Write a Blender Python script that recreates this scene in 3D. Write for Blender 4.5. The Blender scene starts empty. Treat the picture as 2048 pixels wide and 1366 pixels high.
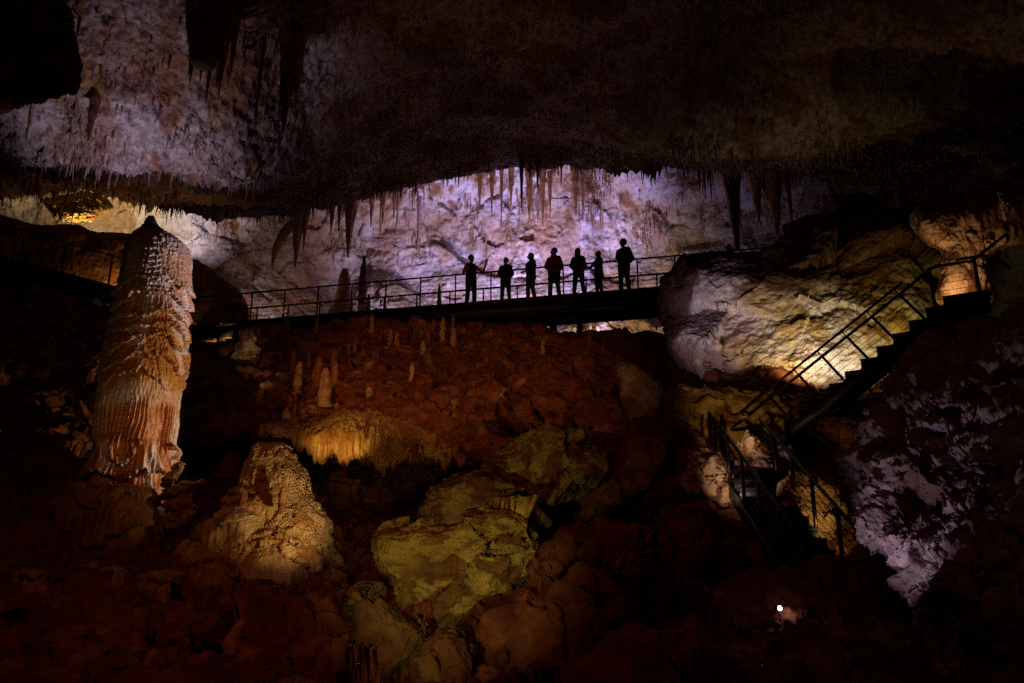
import bpy, math, random, bmesh
import numpy as np
from mathutils import Vector, Matrix
from mathutils.bvhtree import BVHTree

scene = bpy.context.scene
COL = scene.collection
random.seed(7)
R = math.radians
F = 1600.0
PITCH = R(16)
CP, SP = math.cos(PITCH), math.sin(PITCH)

# ------------------------------------------------------------------ helpers
def at(px, py, Y):
    """point of the world at depth Y seen in that direction"""
    h = (px - 1024) / F; v = (683 - py) / F
    d = np.array((h, CP - v * SP, SP + v * CP))
    return d * (Y / d[1])

def V(p): return Vector((float(p[0]), float(p[1]), float(p[2])))

def tag(o, label=None, cat=None, group=None, kind=None):
    if label: o['label'] = label
    if cat: o['category'] = cat
    if group: o['group'] = group
    if kind: o['kind'] = kind
    return o

def empty(name, loc, label, cat, group=None, rz=0.0):
    o = bpy.data.objects.new(name, None); COL.objects.link(o)
    o.location = V(loc); o.rotation_euler = (0, 0, rz); o.empty_display_size = .2
    return tag(o, label, cat, group)

def link(name, me, mat, parent=None, smooth=True):
    o = bpy.data.objects.new(name, me); COL.objects.link(o)
    if mat: me.materials.append(mat)
    if smooth and len(me.polygons):
        me.polygons.foreach_set('use_smooth', np.ones(len(me.polygons), dtype=bool))
    if parent is not None:
        o.parent = parent                       # child coordinates are local to the Empty
    return o

def raw_mesh(name, verts, quads, tris=None, tint=None):
    me = bpy.data.meshes.new(name)
    verts = np.ascontiguousarray(verts, dtype=np.float32)
    quads = np.asarray(quads, dtype=np.int32).reshape(-1, 4)
    tris = np.zeros((0, 3), np.int32) if tris is None else np.asarray(tris, dtype=np.int32).reshape(-1, 3)
    me.vertices.add(len(verts)); me.vertices.foreach_set('co', verts.ravel())
    loops = np.concatenate([quads.ravel(), tris.ravel()]).astype(np.int32)
    me.loops.add(len(loops)); me.loops.foreach_set('vertex_index', loops)
    tot = np.concatenate([np.full(len(quads), 4), np.full(len(tris), 3)]).astype(np.int32)
    start = np.concatenate([[0], np.cumsum(tot)[:-1]]).astype(np.int32) if len(tot) else tot
    me.polygons.add(len(tot)); me.polygons.foreach_set('loop_start', start); me.polygons.foreach_set('loop_total', tot)
    me.update(calc_edges=True); me.validate()
    if tint is not None:
        a = me.attributes.new('tint', 'FLOAT_COLOR', 'POINT')
        rgba = np.ones((len(verts), 4), np.float32); rgba[:, :3] = tint
        a.data.foreach_set('color', rgba.ravel())
    return me

# ------------------------------------------------------------------ noise (numpy)
_rng = np.random.default_rng(11)
_perm = np.tile(_rng.permutation(256), 2).astype(np.int32)
_g = _rng.normal(size=(256, 3)); _g /= np.linalg.norm(_g, axis=1)[:, None]
_r3 = _rng.uniform(0, 1, size=(256, 3)); _gd = _rng.normal(size=(256, 3)); _gv = _rng.uniform(-1, 1, 256)

def _h(i, j, k): return _perm[_perm[_perm[i & 255] + (j & 255)] + (k & 255)]

def noise(P, seed=0):
    P = np.asarray(P, dtype=np.float64) + seed * 17.31 + 100.0
    I = np.floor(P).astype(np.int64); f = P - I
    u = f * f * f * (f * (f * 6 - 15) + 10)
    out = 0
    for dx in (0, 1):
        wx = u[:, 0] if dx else 1 - u[:, 0]
        for dy in (0, 1):
            wy = u[:, 1] if dy else 1 - u[:, 1]
            for dz in (0, 1):
                wz = u[:, 2] if dz else 1 - u[:, 2]
                g = _g[_h(I[:, 0] + dx, I[:, 1] + dy, I[:, 2] + dz)]
                out = out + wx * wy * wz * (g[:, 0] * (f[:, 0] - dx) + g[:, 1] * (f[:, 1] - dy) + g[:, 2] * (f[:, 2] - dz))
    return out * 1.6

def fbm(P, octv=4, seed=0, gain=.5, ridged=False):
    P = np.asarray(P, dtype=np.float64); s = 0; a = 1; t = 0
    for o in range(octv):
        n = noise(P * (2.03 ** o), seed + o * 3)
        if ridged: n = 1 - 2 * np.abs(n)
        s = s + a * n; t += a; a *= gain
    return s / t

def facet(P, size, seed=0, slope=.55):
    """broken rock: each Voronoi cell is a plane tilted its own way"""
    Q = np.asarray(P, dtype=np.float64) / size + seed * 5.7 + 50
    I = np.floor(Q).astype(np.int64)
    best = np.full(len(Q), 1e9); val = np.zeros(len(Q))
    for dx in (-1, 0, 1):
        for dy in (-1, 0, 1):
            for dz in (-1, 0, 1):
                h = _h(I[:, 0] + dx, I[:, 1] + dy, I[:, 2] + dz)
                c = I + (dx, dy, dz) + _r3[h]
                e = Q - c; d = (e * e).sum(1)
                m = d < best
                best[m] = d[m]
                val[m] = (_gd[h][m] * e[m]).sum(1) * slope + _gv[h][m] * .35
    return val * size

def sstep(a, b, x):
    t = np.clip((x - a) / (b - a), 0, 1); return t * t * (3 - 2 * t)

def mix(a, b, t):
    t = np.asarray(t)[:, None] if np.ndim(t) else t
    return np.asarray(a) * (1 - t) + np.asarray(b) * t

# ------------------------------------------------------------------ surfaces
def catmull(A, n, closed=False):
    """resample a list of arrays along axis 0 to n rows"""
    A = np.asarray(A, dtype=np.float64); m = len(A)
    t = np.linspace(0, m if closed else m - 1, n, endpoint=not closed)
    i = np.floor(t).astype(int)
    if not closed: i = np.minimum(i, m - 2)
    f = (t - i).reshape((-1,) + (1,) * (A.ndim - 1))
    if closed: g = lambda k: A[(i + k) % m]
    else:
        B = np.concatenate([2 * A[:1] - A[1:2], A, 2 * A[-1:] - A[-2:-1]])
        g = lambda k: B[i + k + 1]
    p0, p1, p2, p3 = g(-1), g(0), g(1), g(2)
    return .5 * (2 * p1 + (p2 - p0) * f + (2 * p0 - 5 * p1 + 4 * p2 - p3) * f ** 2 + (3 * p1 - p0 - 3 * p2 + p3) * f ** 3)

def gnormals(G, wrap=False):
    if wrap:
        du = np.roll(G, -1, 1) - np.roll(G, 1, 1)
    else:
        du = np.gradient(G, axis=1)
    dv = np.gradient(G, axis=0)
    N = np.cross(du, dv); l = np.linalg.norm(N, axis=2, keepdims=True); l[l < 1e-9] = 1
    return N / l

def gquads(nv, nu, wrap=False):
    r = np.arange(nv - 1)[:, None]; c = np.arange(nu if wrap else nu - 1)[None, :]
    c2 = (c + 1) % nu
    a = r * nu + c; b = r * nu + c2; d = (r + 1) * nu + c2; e = (r + 1) * nu + c
    return np.stack([a, b, d, e], -1).reshape(-1, 4)

def displaced(G, steps, wrap=False, sign=1):
    """steps: functions (P, N) -> distance along the normal, or (n,3) offsets"""
    for st in steps:
        N = gnormals(G, wrap) * sign
        P = G.reshape(-1, 3); n = N.reshape(-1, 3)
        d = st(P, n)
        P = P + (n * d[:, None] if d.ndim == 1 else d)
        G = P.reshape(G.shape)
    return G

def sheet(name, cols, rows, nu, nv, steps, tint, mat, label=None, cat=None, kind='structure', toward=True):
    C = np.array([[at(c, *r[k]) for k, c in enumerate(cols)] for r in rows])
    G = catmull(C, nv); G = np.swapaxes(catmull(np.swapaxes(G, 0, 1), nu), 0, 1)
    N = gnormals(G).reshape(-1, 3); P = G.reshape(-1, 3)
    sign = 1 if ((N * -P).sum(1) > 0).mean() > .5 else -1
    G = displaced(G, steps, sign=sign)
    Nf = gnormals(G).reshape(-1, 3) * sign; P = G.reshape(-1, 3)
    q = gquads(nv, nu)
    if sign < 0: q = q[:, ::-1]
    me = raw_mesh(name, P, q, tint=tint(P, Nf))
    o = link(name, me, mat); tag(o, label, cat, kind=kind)
    return o, G, Nf.reshape(G.shape)

def outline_grid(out, Y, tf, tb, M, K, p=.55):
    pts = [at(a[0], a[1], a[2] if len(a) > 2 else Y) for a in out]
    O = catmull(np.array(pts), M, closed=True)
    c = np.mean(pts, axis=0); vd = c / np.linalg.norm(c)
    rings = []
    for k in range(K):
        ph = math.pi * (k + .06) / (K - 1 + .12)
        s = max(math.sin(ph), 0)
        w = math.sqrt(max(1 - s ** (2 / p), 0)) * (1 if ph < math.pi / 2 else -1); off = -w * tf if w > 0 else -w * tb
        rings.append(c + (O - c) * s + vd * off)
    return np.array(rings), c

def rock(name, out, Y, tf, tb, steps, tint, mat, M=220, K=130, p=.55, label=None, cat=None, group=None, kind=None, parent=None):
    G, c = outline_grid(out, Y, tf, tb, M, K, p)
    N = gnormals(G, True).reshape(-1, 3); P = G.reshape(-1, 3)
    sign = 1 if ((N * (P - c)).sum(1) > 0).mean() > .5 else -1
    G = displaced(G, steps, True, sign)
    Nf = gnormals(G, True).reshape(-1, 3) * sign; P = G.reshape(-1, 3)
    q = gquads(K, M, True)
    f0 = np.array([[k, (k + 1) % M, M * K] for k in range(M)]); f1 = np.array([[(K - 1) * M + (k + 1) % M, (K - 1) * M + k, M * K + 1] for k in range(M)])
    P2 = np.vstack([P, G[0].mean(0), G[-1].mean(0)])
    t = np.vstack([f0[:, ::-1], f1[:, ::-1]]); 
    if sign < 0: q = q[:, ::-1]; t = t[:, ::-1]
    T = tint(P, Nf); T = np.vstack([T, T[0], T[-1]])
    me = raw_mesh(name, P2, q, t, tint=T)
    o = link(name, me, mat, parent); tag(o, label, cat, group, kind)
    return o

# ------------------------------------------------------------------ boxes, tubes, blobs collected into one mesh
class MB:
    def __init__(s): s.v = []; s.q = []; s.t = []; s.n = 0
    def add(s, v, q, t=()):
        v = np.asarray(v, float); s.v.append(v)
        if len(q): s.q.append(np.asarray(q) + s.n)
        if len(t): s.t.append(np.asarray(t) + s.n)
        s.n += len(v); return s
    def beam(s, a, b, w, h, up=(0, 0, 1)):
        a = np.asarray(a, float); b = np.asarray(b, float); d = b - a; d /= np.linalg.norm(d)
        if abs(np.dot(d, up)) > .98: up = (0, 1, 0)
        sd = np.cross(d, up); sd /= np.linalg.norm(sd); u = np.cross(sd, d)
        v = [e + sd * w / 2 * i + u * h / 2 * j for e in (a, b) for i, j in ((-1, -1), (1, -1), (1, 1), (-1, 1))]
        return s.add(v, [(0, 1, 2, 3), (7, 6, 5, 4), (0, 4, 5, 1), (1, 5, 6, 2), (2, 6, 7, 3), (3, 7, 4, 0)])
    def tube(s, pts, r, n=8, close=True):
        pts = [np.asarray(p, float) for p in pts]; rs = r if np.ndim(r) else [r] * len(pts)
        ring = []
        d = pts[-1] - pts[0]
        ref = np.array((0, 0, 1.)) if abs(d[2]) < .9 * np.linalg.norm(d) else np.array((1., 0, 0))
        for i, p in enumerate(pts):
            t = pts[min(i + 1, len(pts) - 1)] - pts[max(i - 1, 0)]; t = t / np.linalg.norm(t)
            a = np.cross(t, ref); a /= np.linalg.norm(a); b = np.cross(t, a)
            ring.append([p + rs[i] * (math.cos(2 * math.pi * k / n) * a + math.sin(2 * math.pi * k / n) * b) for k in range(n)])
        v = np.array(ring).reshape(-1, 3); q = gquads(len(pts), n, True)
        t = []
        if close:
            m = len(v); v = np.vstack([v, pts[0], pts[-1]]); L = (len(pts) - 1) * n
            t = [((k + 1) % n, k, m) for k in range(n)] + [(L + k, L + (k + 1) % n, m + 1) for k in range(n)]
        return s.add(v, q, t)
    def ell(s, c, r, rot=None, nu=16, nv=10):
        th = np.linspace(0, 2 * math.pi, nu, endpoint=False); ph = np.linspace(.02, math.pi - .02, nv)
        g = np.array([[(math.sin(p) * math.cos(t) * r[0], math.sin(p) * math.sin(t) * r[1], math.cos(p) * r[2]) for t in th] for p in ph]).reshape(-1, 3)
        if rot is not None: g = g @ np.array(rot.to_3x3()).T
        g = g + np.asarray(c); m = len(g)
        g = np.vstack([g, g[:nu].mean(0), g[-nu:].mean(0)]); L = (nv - 1) * nu
        return s.add(g, gquads(nv, nu, True), [((k + 1) % nu, k, m) for k in range(nu)] + [(L + k, L + (k + 1) % nu, m + 1) for k in range(nu)])
    def cap(s, a, b, ra, rb, n=12):
        a = np.asarray(a, float); b = np.asarray(b, float); d = b - a; L = np.linalg.norm(d); d = d / max(L, 1e-6)
        pts = []; rs = []
        for k in range(1, 5):
            w = math.pi / 2 * k / 4; pts.append(a - d * ra * math.cos(w)); rs.append(ra * math.sin(w))
        for k in range(4, 0, -1):
            w = math.pi / 2 * k / 4; pts.append(b + d * rb * math.cos(w)); rs.append(rb * math.sin(w))
        return s.tube(pts, rs, n)
    def mesh(s, name):
        return raw_mesh(name, np.vstack(s.v), np.vstack(s.q) if s.q else [], np.vstack(s.t) if s.t else None)
    def build(s, name, mat, parent=None, smooth=False, off=None):
        if off is not None: s.v = [v - np.asarray(off) for v in s.v]
        return link(name, s.mesh(name), mat, parent, smooth)

# ------------------------------------------------------------------ materials
def nodes(name):
    m = bpy.data.materials.new(name); m.use_nodes = True
    nt = m.node_tree; b = nt.nodes['Principled BSDF']
    return m, nt, b

def rock_mat(name, rough=.75, bump=.5, s1=9.0, s2=38.0, var=.35, spec=.25, stretch=1.0, vor=0.0, dist=.03):
    m, nt, b = nodes(name); N = nt.nodes.new; L = nt.links.new
    geo = N('ShaderNodeNewGeometry')
    mp = N('ShaderNodeMapping'); mp.inputs['Scale'].default_value = (1, 1, 1 / stretch); L(geo.outputs['Position'], mp.inputs['Vector'])
    n1 = N('ShaderNodeTexNoise'); n1.inputs['Scale'].default_value = s1; n1.inputs['Detail'].default_value = 6; n1.inputs['Roughness'].default_value = .65
    n2 = N('ShaderNodeTexNoise'); n2.inputs['Scale'].default_value = s2; n2.inputs['Detail'].default_value = 3
    for n in (n1, n2): L(mp.outputs['Vector'], n.inputs['Vector'])
    at_ = N('ShaderNodeAttribute'); at_.attribute_name = 'tint'
    rmp = N('ShaderNodeMapRange'); rmp.inputs['From Min'].default_value = .3; rmp.inputs['From Max'].default_value = .7
    rmp.inputs['To Min'].default_value = 1 - var; rmp.inputs['To Max'].default_value = 1 + var * .8
    L(n1.outputs['Fac'], rmp.inputs['Value'])
    mx = N('ShaderNodeMix'); mx.data_type = 'RGBA'; mx.blend_type = 'MULTIPLY'; mx.inputs['Factor'].default_value = 1
    L(at_.outputs['Color'], mx.inputs['A']); L(rmp.outputs['Result'], mx.inputs['B'])
    L(mx.outputs['Result'], b.inputs['Base Color'])
    ad = N('ShaderNodeMath'); ad.operation = 'MULTIPLY_ADD'; ad.inputs[1].default_value = .45
    L(n2.outputs['Fac'], ad.inputs[0]); L(n1.outputs['Fac'], ad.inputs[2])
    h = ad.outputs[0]
    if vor:
        vt = N('ShaderNodeTexVoronoi'); vt.inputs['Scale'].default_value = vor; L(mp.outputs['Vector'], vt.inputs['Vector'])
        a2 = N('ShaderNodeMath'); a2.operation = 'MULTIPLY_ADD'; a2.inputs[1].default_value = -.9
        L(vt.outputs['Distance'], a2.inputs[0]); L(h, a2.inputs[2]); h = a2.outputs[0]
    bp = N('ShaderNodeBump'); bp.inputs['Strength'].default_value = bump; bp.inputs['Distance'].default_value = dist
    L(h, bp.inputs['Height']); L(bp.outputs['Normal'], b.inputs['Normal'])
    b.inputs['Roughness'].default_value = rough; b.inputs['Specular IOR Level'].default_value = spec
    return m

def plain(name, col, rough=.6, metal=0.0, var=.25, scale=20, spec=.3, bump=.15):
    m, nt, b = nodes(name); N = nt.nodes.new; L = nt.links.new
    tc = N('ShaderNodeTexCoord'); n1 = N('ShaderNodeTexNoise'); n1.inputs['Scale'].default_value = scale; n1.inputs['Detail'].default_value = 4
    L(tc.outputs['Object'], n1.inputs['Vector'])
    cr = N('ShaderNodeValToRGB')
    cr.color_ramp.elements[0].color = tuple(c * (1 - var) for c in col) + (1,); cr.color_ramp.elements[1].color = tuple(min(c * (1 + var), 1) for c in col) + (1,)
    cr.color_ramp.elements[0].position = .3; cr.color_ramp.elements[1].position = .7
    L(n1.outputs['Fac'], cr.inputs['Fac']); L(cr.outputs['Color'], b.inputs['Base Color'])
    bp = N('ShaderNodeBump'); bp.inputs['Strength'].default_value = bump; bp.inputs['Distance'].default_value = .01
    L(n1.outputs['Fac'], bp.inputs['Height']); L(bp.outputs['Normal'], b.inputs['Normal'])
    b.inputs['Roughness'].default_value = rough; b.inputs['Metallic'].default_value = metal; b.inputs['Specular IOR Level'].default_value = spec
    return m

def glow(name, col, s):
    m, nt, b = nodes(name)
    b.inputs['Base Color'].default_value = (.8, .8, .8, 1); b.inputs['Emission Color'].default_value = tuple(col) + (1,)
    b.inputs['Emission Strength'].default_value = s
    return m

M_CEIL = rock_mat('ceiling_rock', .85, 1.0, 5, 16, .7, .15, 1.8, 6.0, .09)
M_WALL = rock_mat('calcite_wall_rock', .75, 1.0, 4.5, 16, .36, .2, 1.5, 5.0, .05)
M_MUD = rock_mat('red_mud', .75, 1.0, 4, 17, .7, .25, 1.0, 0, .05)
M_FLOW = rock_mat('wet_flowstone', .42, .8, 8, 34, .28, .45, 1.8, 14, .02)
M_MOUND = rock_mat('mound_flowstone', .45, .5, 6, 20, .3, .4, 1.5, 0, .02)
M_ROUGH = rock_mat('broken_limestone', .8, 1.0, 5, 22, .5, .15, 1.0, 0, .05)
M_CORAL = rock_mat('cave_coral_rock', .8, 1.0, 6, 26, .4, .2, 1.0, 9.0, .05)
M_DRIP = rock_mat('stalactite_calcite', .6, .5, 9, 40, .3, .3, 3.0, 0, .02)
M_STEEL = plain('black_painted_steel', (.012, .011, .011), .5, .0, .3, 30)
M_RAIL = plain('dark_steel_rail', (.02, .018, .018), .4, .6, .3, 30)

def adopt(o, root):
    o.parent = root; o.location = -Vector(root.location); return o

# ------------------------------------------------------------------ tints (base colours, with stains and patches of the stone itself)
def n01(P, s, seed=0, o=3, st=(1, 1, 1)): return .5 + .5 * np.clip(fbm(P * s * np.array(st), o, seed) * 1.8, -1, 1)

def patch(P, c, r, seed=0, soft=.55, st=(1, 1, 1)):
    """ragged stain of radius r round the point c of the rock"""
    d = np.linalg.norm((P - np.asarray(c)) * np.array(st), axis=1) / r + fbm(P * 1.1, 4, seed) * .9
    return 1 - sstep(1 - soft, 1 + soft * .4, d)
def tint_ceiling(P, N):
    a = n01(P, .35, 3); st = n01(P, .9, 5, 4, (1, 1, .35)); d = n01(P, .22, 9)
    c = mix((.29, .20, .155), (.43, .355, .35), a)
    c = mix(c, (.21, .095, .03), sstep(.52, .7, st) * .85)
    c = mix(c, (.11, .045, .02), sstep(.6, .85, d) * .6)
    for px, py, Y, r, s in ((470, 120, 17, 1.7, 1), (600, 190, 18, 1.3, 2), (240, 110, 16.4, 1.1, 3), (330, 150, 17, .9, 4), (640, 60, 17, 1.5, 5), (450, 190, 17.6, 1.0, 6), (160, 300, 18, .9, 7)):
        c = mix(c, (.20, .085, .03), patch(P, at(px, py, Y), r, 470 + s) * .65)
    return c

def tint_wall(P, N):
    a = n01(P, .3, 13); st = n01(P, 1.0, 15, 4, (1.2, 1.2, .28)); b = n01(P, .5, 17, 4); hi = sstep(13.5, 17.0, P[:, 2])
    c = mix((.58, .50, .42), (.78, .76, .80), sstep(.35, .65, n01(P, .45, 14, 4)))
    c = mix(c, (.55, .33, .17), sstep(.58, .75, b) * .55)
    c = mix(c, (.30, .13, .035), sstep(.62, .72, st) * (.20 + .7 * hi))
    for px, py, Y, r, s in ((850, 450, 34, 1.6, 1), (920, 420, 33.6, 1.0, 2), (790, 480, 34, 1.2, 3), (1210, 560, 34, 1.0, 4), (1120, 545, 34, .9, 5), (600, 500, 33, 1.6, 6)):
        c = mix(c, (.56, .36, .19), patch(P, at(px, py, Y), r, 480 + s, .7) * .45)
    for px, py, Y, r, s in ((980, 385, 33, 1.0, 1), (1060, 410, 33, .9, 2), (1150, 390, 33, .8, 3), (760, 405, 32.5, 1.2, 4), (690, 430, 32.5, .9, 5), (1540, 400, 31.5, 1.2, 6), (480, 440, 30.5, 1.2, 7), (1690, 430, 31, .5, 8)):
        c = mix(c, (.28, .13, .04), patch(P, at(px, py, Y), r, 490 + s, .7, (1, 1, .7)) * sstep(.38, .55, n01(P, 2.2, 495, 3, (1.5, 1.5, .22))))
    cr = np.abs(fbm(P * .55, 4, 19)); c = mix(c, (.22, .14, .10), (1 - sstep(.0, .012, cr)) * .7)
    return c

def tint_mud(P, N):
    a = n01(P, .5, 23); b = n01(P, 2.2, 25, 4); e = n01(P, 1.3, 27, 3)
    c = mix((.15, .042, .014), (.22, .075, .025), a)
    c = mix(c, (.07, .018, .008), sstep(.5, .75, b) * .7)
    c = mix(c, (.36, .20, .09), sstep(.74, .86, e) * .55)
    return c

def tint_stone(lo, hi, dirt, seed, s=.9, th=(.5, .66), amt=.85, st=(1, 1, 1)):
    def f(P, N):
        c = mix(lo, hi, n01(P, s * .7, seed))
        return mix(c, dirt, sstep(th[0], th[1], n01(P, s * 1.9, seed + 4, 4, st)) * amt)
    return f

def cosv(*a): return np.array(a, float)

# ------------------------------------------------------------------ cave ceiling
cols = [-400, -100, 100, 300, 480, 640, 800, 950, 1140, 1350, 1500, 1650, 1850, 2150, 2500]
def row(pys, Ys): return list(zip(pys, Ys))
ceil_rows = [
 row([-420] * 15, [10.5] * 15),
 row([-160] * 15, [13.5, 13.5, 13.5, 13.5, 14, 14.5, 15, 15, 15, 15, 15, 15, 14.5, 14, 13]),
 row([20] * 15, [15, 15, 15.3, 15.6, 16, 17, 17.8, 18, 18, 18, 18, 17.5, 17, 16, 15]),
 row([150, 150, 150, 150, 150, 150, 150, 150, 150, 150, 150, 150, 150, 150, 150], [16.2, 16.2, 16.6, 17, 17.6, 19.5, 20.8, 21, 21, 20.8, 20.5, 20, 19, 18, 16.5]),
 row([235, 262, 300, 335, 352, 310, 250, 235, 240, 285, 300, 270, 260, 255, 250], [17.3, 17.6, 18.3, 19, 19.6, 21.6, 23.4, 23.8, 23.6, 23.2, 22.6, 22, 21, 19.5, 18]),
 row([238, 264, 298, 333, 352, 330, 285, 262, 268, 306, 322, 300, 282, 270, 262], [18.4, 18.8, 19.6, 20.4, 21.2, 23.2, 24.8, 25.3, 25.2, 24.3, 23.8, 23.2, 22.2, 20.8, 19]),
 row([290, 310, 332, 352, 380, 372, 325, 295, 290, 312, 328, 318, 305, 290, 280], [20.5, 21, 22, 23, 24, 25.2, 26.4, 26.8, 26.9, 25.6, 25.4, 25, 24, 22.5, 21]),
 row([388, 378, 374, 394, 425, 408, 374, 350, 336, 338, 345, 338, 330, 318, 300], [25, 25.2, 25.4, 26, 26.8, 27.4, 27.8, 28, 28, 27.6, 27.4, 27, 26, 24.5, 23]),
 row([374, 364, 362, 384, 418, 398, 364, 342, 328, 330, 336, 328, 318, 305, 290], [25.8, 26, 26.2, 26.8, 27.6, 28.2, 28.6, 28.8, 28.8, 28.4, 28.2, 27.8, 26.8, 25.3, 23.8]),
 row([250] * 15, [28, 28.2, 28.5, 29, 29.8, 30.3, 30.8, 31, 31, 30.6, 30.2, 30, 29, 27.5, 26]),
]
def ceil_big(P, N):
    low = fbm(P * .28, 3, 1) * .55 + fbm(P * np.array((.9, .9, .9)), 4, 2) * .28
    return low
def ceil_drip(P, N):
    Q = P * np.array((1, 1, .15))
    k = sstep(-.1, .35, fbm(P * .35, 2, 33))
    d = np.maximum(0, fbm(Q * 2.1, 2, 5)) ** 1.3 * .55 + np.maximum(0, noise(Q * 6.5, 8)) ** 1.5 * .34
    off = np.zeros_like(P); off[:, 2] = -d * (.35 + .9 * k)
    return off
def fine(a, s, seed): return lambda P, N: fbm(P * s, 4, seed) * a
ceil_o, ceil_G, ceil_N = sheet('cave_ceiling', cols, ceil_rows, 900, 520, [ceil_big, ceil_drip, fine(.06, 4.5, 6)], tint_ceiling, M_CEIL)

# ------------------------------------------------------------------ cave back wall
cols = [-300, -50, 120, 250, 340, 400, 460, 520, 600, 700, 850, 1000, 1150, 1300, 1450, 1600, 1750, 1900, 2150, 2400]
wY = [28.2, 28.6, 29.2, 29.6, 29.8, 29.9, 30.2, 31, 32.6, 33.6, 34.2, 34.4, 34.2, 33.8, 33, 32, 31, 30, 28.5, 27]
wall_rows = [row([py] * 20, [y + d for y in wY]) for py, d in ((760, -3.0), (690, -1.4), (640, -.5), (590, 0), (530, .3), (470, .2), (410, -.4), (360, -1.3), (315, -2.2), (240, -3.2), (150, -4.0))]
def wall_big(P, N):
    d = fbm(P * .22, 3, 41) * .9 + facet(P + fbm(P * .5, 2, 4)[:, None] * .5, 1.8, 3) * .16
    hi = sstep(13.0, 16.5, P[:, 2])
    return d + fbm(P * .9, 4, 42) * .22 * (.5 + hi)
def wall_relief(P, N): return facet(P + fbm(P * 1.2, 3, 47)[:, None] * .35, 1.2, 8, .7) * .07 + fbm(P * 2.2, 4, 48) * .04
def wall_flute(P, N):
    k = sstep(12.8, 16.0, P[:, 2]) * sstep(-.15, .3, fbm(P * .4, 2, 43)); Q = P * np.array((3.2, 3.2, .55))
    f = fbm(Q, 3, 44, ridged=True)
    return f * .16 * k + fbm(P * 3.5, 4, 45) * .05
wall_o, wall_G, wall_N = sheet('cave_wall', cols, wall_rows, 1000, 320, [wall_big, wall_relief, wall_flute, fine(.035, 8, 46)], tint_wall, M_WALL)

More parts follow.
